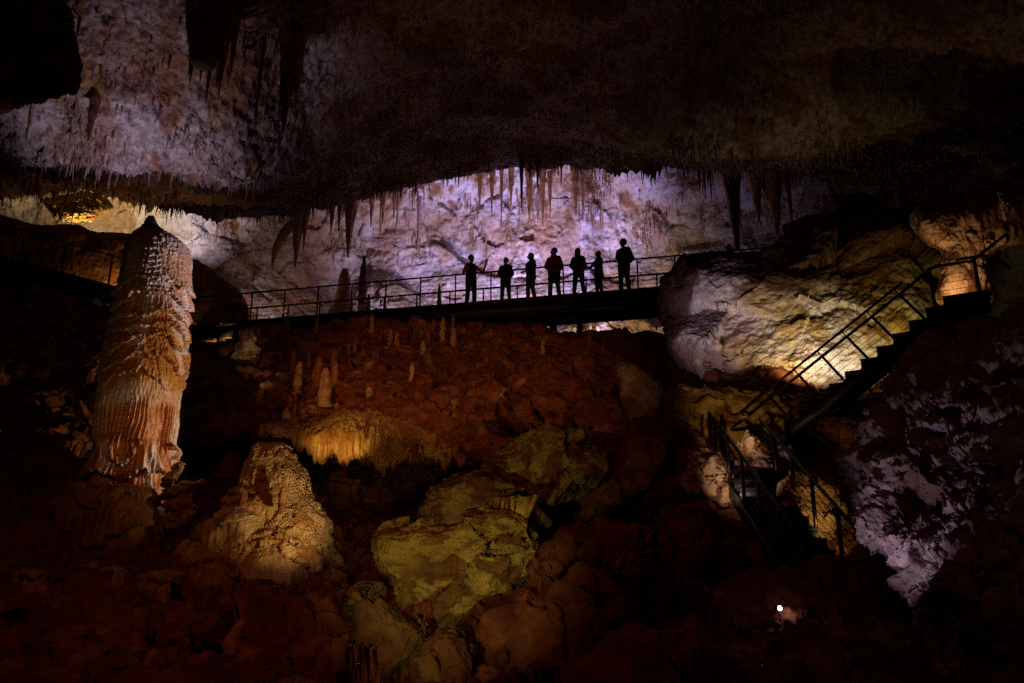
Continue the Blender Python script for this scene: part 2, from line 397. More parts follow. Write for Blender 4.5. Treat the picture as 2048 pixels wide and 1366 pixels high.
# ------------------------------------------------------------------ cave floor: plateau, slope, lip, hollow, lower floor
cols = [-350, -100, 80, 200, 320, 400, 480, 560, 640, 700, 760, 850, 960, 1050, 1130, 1290, 1400, 1520, 1650, 1900, 2300]
fr = []
fr.append([(470, 36)] * 0 or None)
def zrow(z, Y):                                   # a level row given by height instead of direction
    out = []
    for k in range(len(cols)):
        el = math.atan2(z[k] if np.ndim(z) else z, (Y[k] if np.ndim(Y) else Y)) - PITCH
        out.append((683 - F * math.tan(el), Y[k] if np.ndim(Y) else Y))
    return out
floor_rows = [
 zrow(6.9, 38), zrow(6.7, 31), zrow(6.75, 26.5),
 row([590, 585, 590, 612, 660, 694, 668, 656, 650, 645, 643, 650, 653, 651, 668, 668, 690, 740, 780, 800, 800], [20.5, 21, 21.5, 22, 22.5, 23.2, 23.2, 23.2, 23.2, 23.2, 23.2, 23.2, 23.2, 23.2, 23, 22.6, 21.5, 19.5, 18, 15, 13]),
 row([640, 640, 650, 665, 700, 724, 716, 712, 710, 708, 706, 708, 712, 714, 716, 722, 735, 772, 810, 850, 850], [19.5, 20, 20, 20.4, 20.8, 21.2, 21.2, 21.2, 21.2, 21.2, 21.2, 21.2, 21.2, 21.1, 21, 20.8, 20, 18.6, 17, 14.2, 12.2]),
 row([720, 720, 725, 735, 755, 770, 770, 770, 772, 774, 776, 780, 784, 786, 784, 780, 785, 805, 845, 900, 900], [18, 18.3, 18.3, 18.5, 18.8, 19, 19, 19, 19, 19, 19, 19, 19, 19, 19, 19, 18.8, 17.8, 16, 13.2, 11.2]),
 row([800, 800, 800, 805, 812, 820, 822, 822, 828, 834, 838, 845, 850, 850, 840, 832, 836, 850, 885, 960, 960], [16.5, 16.6, 16.7, 16.9, 17.2, 17.4, 17.4, 17.5, 17.5, 17.5, 17.5, 17.4, 17.3, 17.4, 17.4, 17.6, 17.7, 17.7, 17.0, 12.8, 10.2]),
 row([860, 860, 860, 862, 858, 856, 852, 852, 872, 890, 915, 915, 920, 910, 880, 872, 880, 890, 925, 1020, 1020], [15.6, 15.6, 15.8, 16, 16.5, 16.8, 17, 17, 16.8, 16.6, 16.4, 16.4, 16.3, 16.5, 16.5, 16.5, 16.9, 17.1, 16.6, 12.3, 9.5]),
 row([885, 885, 885, 888, 876, 872, 864, 864, 884, 902, 926, 926, 930, 922, 900, 898, 905, 915, 950, 1050, 1050], [15.2, 15.2, 15.4, 15.6, 16.4, 17, 17.4, 17.4, 17.2, 17, 16.9, 16.9, 16.7, 16.6, 16.3, 16.3, 16.7, 16.9, 16.4, 12, 9]),
 row([905, 905, 905, 910, 890, 872, 862, 860, 880, 898, 922, 922, 926, 925, 915, 915, 922, 932, 970, 1075, 1075], [14.9, 14.9, 15.1, 15.3, 16.4, 18.2, 19, 19.4, 19.2, 19, 18.8, 18.8, 18.6, 17.5, 16.1, 16.1, 16.5, 16.7, 16.2, 11.8, 8.7]),
 row([930, 930, 930, 935, 920, 920, 925, 930, 950, 965, 985, 985, 985, 975, 945, 945, 950, 960, 995, 1105, 1105], [14.5, 14.5, 14.6, 14.8, 16, 18, 19.2, 19.8, 19.6, 19.4, 19.2, 19.2, 19, 17.5, 15.8, 15.8, 16.2, 16.4, 16.0, 11.5, 8.3]),
 row([980, 980, 985, 990, 1000, 1015, 1030, 1040, 1050, 1050, 1055, 1055, 1050, 1040, 1000, 1000, 1005, 1015, 1045, 1150, 1150], [13.8, 13.8, 13.8, 14, 14.6, 16, 17, 17.4, 17.2, 17, 16.8, 16.8, 16.6, 15.8, 15, 15.2, 15.6, 15.9, 15.6, 11, 7.8]),
 row([1070, 1070, 1075, 1080, 1085, 1090, 1095, 1095, 1100, 1105, 1110, 1110, 1105, 1095, 1075, 1075, 1080, 1090, 1120, 1210, 1210], [12.4, 12.4, 12.4, 12.6, 13, 13.6, 14, 14, 13.8, 13.5, 13.3, 13.2, 13.2, 13, 12.9, 13, 13.4, 13.9, 13.8, 9.6, 7.2]),
 row([1180] * 18 + [1210, 1280, 1280], [10.6, 10.6, 10.6, 10.8, 11, 11.2, 11.3, 11.3, 11.2, 11.1, 11, 11, 11, 10.8, 10.6, 10.3, 10, 9.7, 9, 7.6, 6.6]),
 row([1300] * 18 + [1310, 1350, 1350], [8.8] * 18 + [7.8, 6.8, 6]),
 row([1450] * 21, [7] * 18 + [6.4, 5.8, 5.2]),
 row([1800] * 21, [4] * 21),
]
def floor_big(P, N):
    return fbm(P * .4, 3, 51) * .38 + facet(P + fbm(P * .8, 2, 54)[:, None] * .3, 1.3, 5) * .20 + fbm(P * 1.4, 4, 52) * .16
def floor_mid(P, N):
    return facet(P, .42, 9, .8) * .22 + fbm(P * 4, 4, 53) * .06
floor_o, floor_G, floor_N = sheet('cave_floor', cols, floor_rows, 800, 620, [floor_big, floor_mid, fine(.03, 9, 55)], tint_mud, M_MUD)

# ------------------------------------------------------------------ rock masses
def rocky(big, bs, mid, ms, seed, sm=.05, f=.5):
    return [lambda P, N: fbm(P * bs, 3, seed) * big + facet(P + fbm(P * bs * 2, 2, seed + 1)[:, None] * .25 / bs, f * 2.2, seed % 13) * .20,
            lambda P, N: facet(P, f, (seed + 3) % 17, .7) * .22 + fbm(P * ms, 4, seed + 2) * mid, fine(sm, ms * 3, seed + 5)]
def flowing(fl, fs, ter, ts, seed, rip=.012):
    """flowstone: stepped terraces with flutes running down the faces"""
    def big(P, N):
        ph = P[:, 2] * ts + fbm(P * 1.1, 3, seed) * 1.3
        s = ph - np.floor(ph)
        return fbm(P * .8, 3, seed + 1) * .18 + (1 - s) ** 1.6 * ter - ter * .4
    def flu(P, N):
        Q = P * np.array((fs, fs, fs * .13)); steep = 1 - np.abs(N[:, 2]) * .8
        return fbm(Q, 2, seed + 2, ridged=True) * fl * steep + fbm(P * 9, 3, seed + 3) * rip
    return [big, flu]

T_BOULDER = tint_stone((.40, .31, .22), (.56, .50, .46), (.16, .065, .025), 61, .55, (.52, .66), .8)
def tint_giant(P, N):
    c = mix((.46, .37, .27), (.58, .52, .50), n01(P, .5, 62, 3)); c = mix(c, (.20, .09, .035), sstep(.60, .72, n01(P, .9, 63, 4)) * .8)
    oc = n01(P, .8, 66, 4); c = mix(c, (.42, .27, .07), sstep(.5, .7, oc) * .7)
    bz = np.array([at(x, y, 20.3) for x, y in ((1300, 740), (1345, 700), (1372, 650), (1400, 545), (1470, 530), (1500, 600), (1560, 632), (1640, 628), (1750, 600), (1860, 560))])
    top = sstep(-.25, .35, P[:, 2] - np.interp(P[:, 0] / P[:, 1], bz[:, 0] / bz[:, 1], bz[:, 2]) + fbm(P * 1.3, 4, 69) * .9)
    c = mix(c, (.085, .034, .018), top * .93)                                 # brown rock, with the unlit upper part's shade put into its colour
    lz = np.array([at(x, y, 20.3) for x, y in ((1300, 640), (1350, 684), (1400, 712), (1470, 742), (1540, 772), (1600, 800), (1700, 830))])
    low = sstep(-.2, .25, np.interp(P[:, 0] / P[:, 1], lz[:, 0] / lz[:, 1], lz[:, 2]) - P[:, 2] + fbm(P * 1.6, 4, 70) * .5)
    c = mix(c, (.17, .11, .08), low * .85)  # shade of the underside put into the colour along the lower edge
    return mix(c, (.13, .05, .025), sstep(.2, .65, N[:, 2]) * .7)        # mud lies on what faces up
def giant_a(P, N):
    Q = P + fbm(P * .6, 2, 72)[:, None] * .4
    return fbm(P * .4, 3, 71) * .40 + facet(Q, 2.1, 4, .7) * .19
def giant_b(P, N):
    Q = P @ np.array([[.93, 0, .37], [0, 1, 0], [-.37, 0, .93]]).T * np.array((.7, .7, 3.0))
    k = sstep(-.1, .4, fbm(P * .7, 2, 75))
    return fbm(Q * 1.3, 4, 73, .5) * .045 + facet(P + fbm(P * 2, 3, 76)[:, None] * .2, .5, 7, .7) * .20 * k + fbm(P * 2.4, 5, 74, .62) * .075
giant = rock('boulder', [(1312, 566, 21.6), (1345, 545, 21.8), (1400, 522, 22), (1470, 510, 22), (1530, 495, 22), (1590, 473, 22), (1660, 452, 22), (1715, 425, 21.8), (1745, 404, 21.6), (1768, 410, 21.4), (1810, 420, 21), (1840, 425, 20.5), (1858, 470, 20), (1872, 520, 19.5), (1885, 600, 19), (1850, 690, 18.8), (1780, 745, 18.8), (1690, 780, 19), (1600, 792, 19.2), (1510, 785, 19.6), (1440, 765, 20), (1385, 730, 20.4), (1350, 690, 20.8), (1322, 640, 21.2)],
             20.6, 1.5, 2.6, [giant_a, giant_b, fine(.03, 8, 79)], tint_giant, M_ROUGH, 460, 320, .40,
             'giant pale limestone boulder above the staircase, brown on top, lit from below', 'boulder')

def tint_yb(P, N):
    c = mix((.35, .265, .05), (.44, .345, .085), n01(P, .8, 81))
    left = sstep(-1.5, -.9, P[:, 0] + fbm(P * 1.5, 3, 83) * .5)
    return mix(c, (.15, .06, .02), sstep(.47, .545, n01(P, 2.6, 82, 5, (1, 1, 1.7))) * (.10 + .72 * left))
rock('boulder', [(744, 1100), (755, 1072), (790, 1062), (840, 1050), (880, 1040), (940, 1020), (1000, 1012), (1070, 1015), (1098, 1060), (1092, 1095), (1084, 1130), (1060, 1148), (1020, 1182), (980, 1202), (920, 1214), (850, 1237), (800, 1254), (770, 1242), (748, 1197), (733, 1150)], 10, .55, .9,
     [lambda P, N: fbm(P * .9, 3, 84) * .12 + facet(P, 1.1, 4, .9) * .22, lambda P, N: facet(P + fbm(P * 3, 2, 87)[:, None] * .12, .26, 6, .9) * .14 * sstep(-.9, -.3, P[:, 0] + fbm(P * 1.5, 3, 83) * .6) + fbm(P * 3.2 * np.array((1, 1, 2.4)), 5, 86, .6) * .07, fine(.02, 14, 88)], tint_yb, M_ROUGH, 340, 220, .36,
     'big olive yellow boulder with a clean smooth left face in the dark hollow', 'boulder')
rock('boulder', [(835, 1035), (850, 995), (880, 960), (930, 948), (985, 958), (1030, 985), (1060, 1015), (1085, 1060), (1000, 1080), (900, 1070)], 10.7, .7, .8,
     [lambda P, N: fbm(P * 1.0, 3, 94) * .12 + facet(P, .8, 3, .8) * .10, lambda P, N: fbm(P * np.array((2, 2, 9)), 5, 96, .6) * .08, fine(.02, 12, 98)], tint_stone((.19, .115, .032), (.29, .20, .06), (.09, .032, .012), 99, 1.6, (.46, .58), .8), M_ROUGH, 240, 150, .5,
     'brown layered boulder lying on the olive yellow boulder', 'boulder')
rock('boulder', [(968, 945), (1020, 905), (1060, 880), (1105, 857), (1150, 868), (1172, 905), (1190, 940), (1165, 985), (1130, 1010), (1090, 1040), (1040, 1030), (1000, 990)], 11.7, .7, .9, rocky(.16, 1.0, .09, 2.8, 101, .025, .4), tint_stone((.27, .19, .045), (.34, .26, .07), (.11, .04, .014), 103, 1.8, (.45, .55), .85), M_ROUGH, 240, 150, .55,
     'rough ochre boulder leaning uphill behind the olive yellow boulder', 'boulder')
T_DARK = tint_stone((.15, .045, .015), (.22, .085, .03), (.06, .016, .008), 111, 1.2, (.45, .7), .8)
T_OCH = tint_stone((.10, .05, .016), (.18, .11, .03), (.10, .035, .015), 115, 1.1, (.45, .62), .85)
rock('boulder', [(700, 1190), (745, 1185), (800, 1250), (880, 1262), (830, 1310), (790, 1350), (740, 1380), (715, 1310)], 8.6, .45, .6, rocky(.12, 1.2, .08, 3, 121, .02, .35), T_OCH, M_ROUGH, 200, 120, .55, 'jagged ochre rock wedged under the olive yellow boulder', 'boulder')
rock('boulder', [(805, 1330), (870, 1265), (915, 1270), (935, 1400), (900, 1470), (800, 1450)], 8.2, .4, .6, rocky(.1, 1.2, .08, 3, 127, .02, .35), T_OCH, M_ROUGH, 180, 110, .55, 'ochre brown rock at the bottom edge below the yellow boulder', 'boulder')
rock('boulder', [(925, 1250), (1010, 1195), (1085, 1140), (1150, 1075), (1240, 1045), (1310, 1065), (1335, 1110), (1320, 1180), (1270, 1230), (1230, 1280), (1200, 1400), (1050, 1480), (950, 1440)], 9.2, .8, 1.0, rocky(.2, .9, .1, 2.5, 131, .025, .45), T_DARK, M_ROUGH, 300, 180, .55, 'huge dark red boulder right of the olive yellow boulder', 'boulder')
rock('boulder', [(1320, 1290), (1345, 1275), (1368, 1285), (1370, 1310), (1345, 1322), (1322, 1315)], 8.4, .12, .12, rocky(.05, 2, .03, 5, 137, .01, .15), T_DARK, M_ROUGH, 90, 50, .6, 'small red stone alone in the dark low on the right', 'stone')
rock('boulder', [(1238, 735), (1275, 738), (1310, 770), (1325, 800), (1308, 850), (1290, 905), (1262, 870), (1240, 810)], 17.6, .45, .8, [lambda P, N: fbm(P * .9, 3, 141) * .12, lambda P, N: fbm(P * np.array((4, 4, 1.2)), 4, 143) * .04], tint_stone((.36, .29, .20), (.45, .38, .28), (.20, .09, .03), 145, .9), M_ROUGH, 200, 120, .5, 'smooth pale slab standing in the red slope below the walkway end', 'boulder')
rock('boulder', [(1330, 800), (1400, 785), (1480, 782), (1580, 784), (1680, 790), (1700, 840), (1640, 880), (1560, 900), (1480, 905), (1420, 880), (1370, 850)], 17.6, .55, .9, rocky(.14, .9, .09, 2.4, 151, .03, .4), tint_stone((.36, .23, .07), (.46, .33, .14), (.15, .06, .02), 153, 1.0), M_ROUGH, 260, 130, .6, 'amber ledge of rock beneath the giant pale boulder', 'rock ledge')
rock('boulder', [(1455, 930), (1475, 890), (1500, 870), (1540, 885), (1580, 895), (1575, 925), (1530, 960), (1490, 985), (1462, 970)], 16.2, .35, .5, rocky(.1, 1.2, .09, 3.2, 161, .035, .3), tint_stone((.42, .27, .22), (.5, .36, .32), (.14, .06, .04), 163, 2, (.5, .62)), M_CORAL, 180, 110, .6, 'knobbly pink rock behind the lower stair railing', 'boulder')
rock('boulder', [(1370, 930), (1400, 905), (1440, 915), (1480, 950), (1500, 985), (1470, 1010), (1410, 1005), (1365, 990)], 15.9, .3, .5, rocky(.1, 1.2, .09, 3.2, 167, .035, .3), tint_stone((.36, .22, .10), (.46, .32, .16), (.12, .05, .02), 169, 2, (.5, .62)), M_CORAL, 170, 100, .6, 'crumbly tan rock at the foot of the pink rock by the stairs', 'boulder')
rock('boulder', [(1550, 985), (1580, 955), (1620, 945), (1665, 960), (1685, 1010), (1680, 1050), (1640, 1085), (1605, 1080), (1570, 1050)], 15.0, .4, .5, rocky(.1, 1.2, .06, 3, 171, .02, .3), tint_stone((.45, .29, .12), (.52, .36, .18), (.17, .07, .03), 173, 1.4, (.55, .65)), M_ROUGH, 200, 120, .6, 'orange lit rock seen between the lower stair rails', 'boulder')

def right_wall_mid(P, N):
    pit = np.maximum(0, fbm(P * 2.3, 3, 188) - .05)
    return fbm(P * 2.8, 6, 183, .62, ridged=True) * .26 + facet(P + fbm(P * 3, 2, 189)[:, None] * .15, .32, 5, .8) * .22 - pit * .85
rock('rock_wall', [(1735, 1060, 9), (1720, 980, 9.4), (1745, 900, 9.6), (1790, 820, 9.8), (1830, 740, 10), (1880, 690, 10), (1940, 655, 10), (2000, 640, 9.8), (2120, 560, 9), (2400, 500, 7.5), (2600, 900, 6), (2500, 1500, 5.5), (2100, 1560, 6.5), (1930, 1500, 7), (1890, 1400, 7.2), (1885, 1300, 7.6), (1880, 1220, 8), (1850, 1180, 8.3), (1800, 1110, 8.6)], 8.4, .7, 1.6,
     [lambda P, N: fbm(P * .7, 3, 181) * .4, right_wall_mid, fine(.05, 9, 185)], tint_stone((.40, .33, .33), (.5, .42, .43), (.13, .05, .03), 187, .8, (.34, .72), .8), M_CORAL, 640, 360, .6,
     'craggy near rock wall at the right edge, lilac lit and deeply pitted', 'rock wall', kind=None)

# top right: pillar rock, dark mass, little hanging formation
rock('rock_pillar', [(1832, 430), (1870, 415), (1930, 400), (1985, 388), (2060, 370), (2080, 470), (2000, 490), (1975, 545), (1985, 590), (1940, 610), (1885, 600), (1880, 545), (1890, 500), (1862, 480), (1840, 455)], 17.2, .9, 1.0,
     [lambda P, N: fbm(P * .8, 3, 201) * .18, lambda P, N: fbm(P * np.array((3, 3, .9)), 4, 203, ridged=True) * .10 + fbm(P * 4, 3, 205) * .05, fine(.02, 12, 207)],
     tint_stone((.42, .25, .13), (.52, .36, .24), (.13, .05, .02), 209, 1.2, (.5, .64)), M_FLOW, 280, 180, .55, 'orange lit rock pillar with a narrow waist at the top of the stairs', 'rock pillar')
rock('rock_mass', [(1838, 425), (1890, 405), (1960, 372), (2050, 330), (2300, 260), (2300, 520), (2060, 480), (1985, 470), (1930, 440)], 19.3, .8, 1.2, rocky(.2, .6, .1, 2, 211, .03, .5), T_DARK, M_MUD, 260, 120, .6, 'dark sloping rock roof over the orange pillar', 'rock')
rock('stalactite', [(1994, 382), (2006, 384), (2010, 398), (2024, 402), (2020, 418), (2012, 440), (2006, 436), (2000, 415), (1998, 398)], 16.4, .15, .15, [fine(.05, 4, 213), fine(.03, 12, 215)], tint_stone((.45, .26, .16), (.52, .36, .26), (.2, .08, .04), 217, 3), M_FLOW, 90, 60, .7, 'small knotted pinkish stalactite hanging near the right edge', 'stalactite')

# left side: brown wall below the lit band, yellow outcrop
rock('rock_wall', [(-150, 420, 25.6), (60, 440, 25.8), (150, 452, 26), (215, 462, 26), (275, 470, 26), (330, 490, 26.3), (380, 512, 26.6), (440, 556, 26.9), (490, 602, 27.2), (498, 650, 27.2), (470, 720, 26.9), (300, 740, 26.4), (0, 720, 26), (-200, 600, 25.5)], 26.3, .3, .35, [lambda P, N: fbm(P * .6, 3, 221) * .22, lambda P, N: fbm(P * np.array((2, 2, 2)), 4, 223) * .07, fine(.025, 9, 225)],
     tint_stone((.30, .15, .06), (.40, .22, .10), (.14, .05, .02), 227, .8, (.5, .7), .7), M_WALL, 300, 120, .5, 'smooth brown rock wall behind the left walkway below the lit band', 'rock wall')
rock('rock_outcrop', [(85, 402), (120, 390), (160, 388), (205, 396), (222, 415), (200, 430), (170, 443), (130, 441), (108, 425)], 26.9, .4, .5, rocky(.12, 1, .08, 2.5, 231, .03, .3), tint_stone((.42, .29, .08), (.5, .38, .14), (.2, .09, .03), 233, 1.6), M_CORAL, 160, 90, .6, 'yellow lit outcrop under the ceiling at upper left', 'rock outcrop')
rock('boulder', [(150, 745), (175, 708), (215, 690), (240, 720), (235, 800), (215, 850), (160, 830)], 15.6, .5, .6, rocky(.12, 1, .06, 3, 241, .02, .35), T_DARK, M_MUD, 150, 90, .55, 'rounded brown boulder against the left side of the tall column', 'boulder')

# ------------------------------------------------------------------ the tall column
YC = 14.0
prof = [(432, 302, 3), (440, 302, 8), (452, 302, 13), (462, 305, 22), (472, 309, 34), (482, 313, 46), (496, 317, 57), (520, 317, 62), (580, 311, 67), (650, 300, 76), (720, 290, 82), (790, 277, 88), (850, 268, 92), (900, 260, 90), (940, 254, 86), (980, 247, 82), (1020, 240, 84), (1060, 232, 88)]
pz = np.array([at(c, p, YC)[2] for p, c, r in prof]); pX = np.array([at(c, p, YC)[0] for p, c, r in prof]); pr = np.array([np.linalg.norm(at(c + r, p, YC) - at(c, p, YC)) * (1.06 - .17 * min(1, max(0, (p - 470) / 150)) - .05 * (p > 600)) for p, c, r in prof])
nz, nt_ = 900, 560
zz = np.linspace(pz[-1], pz[0], nz); o_ = np.argsort(pz)
rr = np.interp(zz, pz[o_], pr[o_]); xx = np.interp(zz, pz[o_], pX[o_])
ker = np.ones(13) / 13; rr = np.convolve(np.pad(rr, 6, 'edge'), ker, 'valid'); xx = np.convolve(np.pad(xx, 6, 'edge'), ker, 'valid')
th = np.linspace(0, 2 * math.pi, nt_, endpoint=False)
TH, ZZ = np.meshgrid(th, zz)
Gc = np.stack([xx[:, None] + rr[:, None] * np.cos(TH), YC + rr[:, None] * np.sin(TH), ZZ], -1)
zf = lambda py: at(280, py, YC)[2]
def col_a(P, N):
    z = P[:, 2]; q = P * np.array((1.2, 1.2, .6))
    drip = noise(P * np.array((8, 8, .8)), 305) * .16 + noise(P * np.array((21, 21, 1.5)), 306) * .13 + noise(P * np.array((40, 40, 3)), 308) * .08
    big = fbm(P * np.array((.9, .9, .7)), 3, 301) * .10
    ph = z * 3.4 + fbm(q, 3, 303) * 1.9 + drip; s = ph - np.floor(ph)
    mid = sstep(zf(800), zf(740), z) * (1 - sstep(zf(600), zf(560), z))
    lay = (1 - s) ** 1.6 * .115 * mid
    ph2 = z * 9 + fbm(q * 2, 2, 307) * 1.2 + drip; s2 = ph2 - np.floor(ph2)
    top = sstep(zf(600), zf(560), z)
    lay += (1 - s2) ** 1.5 * .022 * (top + .5 * mid)
    ph3 = z * 2.3 + .3 + fbm(q * 1.5, 3, 309) * 1.8 + drip * .5; s3 = ph3 - np.floor(ph3)
    bot = 1 - sstep(zf(900), zf(880), z)
    lay += (1 - s3) ** 1.3 * .16 * bot
    cap = 1 - sstep(zf(480), zf(470), z)
    return big * (.15 + .85 * cap) + lay * cap
def col_b(P, N):
    z = P[:, 2]; flut = sstep(zf(915), zf(895), z) * (1 - sstep(zf(825), zf(800), z)) + .75 * (1 - sstep(zf(915), zf(900), z))
    a = np.arctan2(P[:, 1] - YC, P[:, 0] - np.interp(z, pz[o_], pX[o_]))
    w = a * 27 + fbm(P * np.array((1.6, 1.6, .9)), 3, 311) * 4.5
    f = 1 - np.abs(np.sin(w)) ** .8 + .25 * noise(P * np.array((6, 6, 1.0)), 312)
    f2 = fbm(P * np.array((14, 14, 1.6)), 2, 313, ridged=True)
    return (f - .4) * .062 * flut * sstep(.05, .5, fbm(P * np.array((2.5, 2.5, .8)), 2, 316) + .45) + f2 * .022 * (1 - flut * .6) + fbm(P * 16, 2, 315) * .010
def tint_col(P, N):
    z = P[:, 2]; j = fbm(P * 1.6, 3, 321) * .35; x = P[:, 0] - np.interp(z, pz[o_], pX[o_])
    c = mix((.60, .52, .50), (.52, .43, .40), n01(P, 2, 323))
    och = mix((.46, .22, .05), (.36, .15, .035), n01(P, 3, 325))
    t = sstep(zf(560), zf(640), z + j * 1.2 ) * (1 - sstep(zf(770), zf(810), z + j))
    t = np.maximum(t, sstep(zf(480), zf(560), z + j) * sstep(.25, .42, x + j * .6) * .7)
    c = mix(c, och, t)
    red = mix((.42, .14, .04), (.50, .22, .08), n01(P, 4, 327))
    c = mix(c, red, sstep(zf(800), zf(835), z + j * .6))
    wh = sstep(.56, .64, n01(P, 1.0, 329, 3, (2.4, 2.4, .5))) * .8
    c = mix(c, (.66, .58, .58), wh)
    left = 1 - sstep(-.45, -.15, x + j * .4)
    c = mix(c, (.22, .17, .09), left * .75)  # shaded left side of the column put into the colour as dark olive
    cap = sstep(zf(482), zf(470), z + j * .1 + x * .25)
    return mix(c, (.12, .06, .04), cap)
Gc = displaced(Gc, [col_a, col_b], True, 1)
Nc = gnormals(Gc, True); sgn = 1 if (Nc.reshape(-1, 3)[:, :2] * (Gc.reshape(-1, 3)[:, :2] - [xx.mean(), YC])).sum(1).mean() > 0 else -1
Pc = Gc.reshape(-1, 3); q = gquads(nz, nt_, True)
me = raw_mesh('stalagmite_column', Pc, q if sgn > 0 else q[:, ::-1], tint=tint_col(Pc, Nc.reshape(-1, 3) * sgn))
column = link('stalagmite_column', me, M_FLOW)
tag(column, 'towering layered stalagmite column at left, white on top, orange and red below', 'stalagmite')

# flowstone at the foot of the column, mound, terraces
T_FB = tint_stone((.26, .15, .05), (.34, .20, .08), (.10, .035, .015), 331, .9, (.5, .7), .7, (1, 1, .4))
rock('flowstone', [(105, 1020), (150, 975), (215, 965), (290, 985), (318, 1030), (322, 1085), (300, 1130), (240, 1150), (160, 1145), (110, 1100)], 13.1, .8, .8, flowing(.05, 6, .12, 1.6, 341), T_FB, M_FLOW, 260, 160, .5, 'dim brown flowstone pedestal under the tall column', 'flowstone')
rock('flowstone', [(112, 1165), (170, 1145), (240, 1150), (262, 1190), (245, 1245), (180, 1262), (120, 1240)], 11.4, .6, .6, flowing(.05, 6, .10, 1.6, 347), T_FB, M_FLOW, 200, 130, .5, 'squat flowstone block below the column pedestal', 'flowstone')
rock('flowstone', [(20, 1150), (70, 1130), (112, 1160), (118, 1230), (90, 1270), (30, 1260)], 11, .5, .6, flowing(.05, 6, .10, 1.6, 349), T_FB, M_FLOW, 180, 110, .5, 'barely lit flowstone lump at the far lower left', 'flowstone')
rock('flowstone', [(265, 1165), (330, 1140), (380, 1150), (350, 1200), (325, 1240), (285, 1215)], 11.3, .5, .6, flowing(.05, 7, .10, 1.8, 351), T_FB, M_FLOW, 170, 110, .5, 'fringed dark flowstone cascade beside the squat block', 'flowstone')
for out, lab, sd in (([(322, 968), (345, 930), (362, 922), (370, 935), (352, 955), (340, 972)], 'topmost small flowstone shelf right of the column foot', 353),
                     ([(318, 990), (345, 968), (385, 955), (418, 958), (415, 970), (370, 985), (330, 1000)], 'longest flowstone shelf right of the column foot', 355),
                     ([(322, 1010), (350, 990), (385, 990), (380, 1010), (345, 1025)], 'middle flowstone shelf right of the column foot', 357),
                     ([(325, 1050), (350, 1020), (388, 1008), (385, 1035), (350, 1060), (332, 1062)], 'lowest flowstone shelf right of the column foot', 359)):
    rock('flowstone_shelf', out, 13.2, .22, .3, flowing(.02, 9, .05, 5, sd), tint_stone((.38, .25, .08), (.45, .32, .13), (.2, .09, .03), sd, 2), M_FLOW, 120, 70, .6, lab, 'flowstone', 'flowstone shelves beside the column foot')

YM = 12.6
mprof = [(902, 543, 6), (905, 543, 16), (912, 544, 27), (925, 546, 40), (950, 552, 52), (985, 553, 64), (1020, 550, 82), (1060, 540, 108), (1095, 522, 140), (1130, 515, 165), (1170, 510, 185)]
mz = np.array([at(c, p, YM)[2] for p, c, r in mprof]); mX = np.array([at(c, p, YM)[0] for p, c, r in mprof]); mr = np.array([np.linalg.norm(at(c + r, p, YM) - at(c, p, YM)) for p, c, r in mprof])
mo = np.argsort(mz); nz, nt_ = 520, 620
zz = np.linspace(mz.min(), mz.max(), nz); th = np.linspace(0, 2 * math.pi, nt_, endpoint=False); TH, ZZ = np.meshgrid(th, zz)
rr = np.interp(zz, mz[mo], mr[mo]); xx = np.interp(zz, mz[mo], mX[mo])
Gm = np.stack([xx[:, None] + rr[:, None] * np.cos(TH), YM + rr[:, None] * np.sin(TH) * .8, ZZ], -1)
def mound_a(P, N):
    ph = P[:, 2] * 1.6 + fbm(P * 1.5, 3, 361) * 2.6; s = ph - np.floor(ph)
    return fbm(P * 1.0, 3, 363) * .22 + (1 - s) ** 1.5 * .07
def mound_b(P, N):
    w = fbm(P * np.array((6, 6, 1.2)), 3, 367, ridged=True) * .035
    ph = P[:, 2] * 12 + fbm(P * 5, 3, 365) * 3.2; s = ph - np.floor(ph)
    return w + (1 - s) ** 1.5 * .022 + fbm(P * 12, 2, 369) * .007
Gm = displaced(Gm, [mound_a, mound_b], True, 1); Pm = Gm.reshape(-1, 3)
me = raw_mesh('flowstone_mound', Pm, gquads(nz, nt_, True), tint=tint_stone((.50, .33, .12), (.6, .46, .26), (.32, .15, .04), 371, 1.2, (.5, .72), .75)(Pm, Pm))
tag(link('flowstone_mound', me, M_MOUND), 'pale rippled flowstone mound like a small mountain, right of the column', 'flowstone')
rock('flowstone', [(385, 1075), (430, 1030), (480, 1015), (520, 1040), (500, 1090), (430, 1120)], 12.2, .5, .6, flowing(.025, 7, .08, 3, 373), tint_stone((.45, .32, .15), (.5, .4, .22), (.26, .13, .05), 375, 1.3), M_FLOW, 200, 120, .55, 'rounded flowstone shoulder on the left flank of the pale mound', 'flowstone')
rock('flowstone', [(345, 1150), (390, 1110), (450, 1105), (480, 1140), (470, 1190), (420, 1215), (360, 1205)], 11.5, .5, .6, flowing(.04, 7, .08, 2, 377), T_FB, M_FLOW, 200, 120, .55, 'dim fluted flowstone apron below the pale mound', 'flowstone')

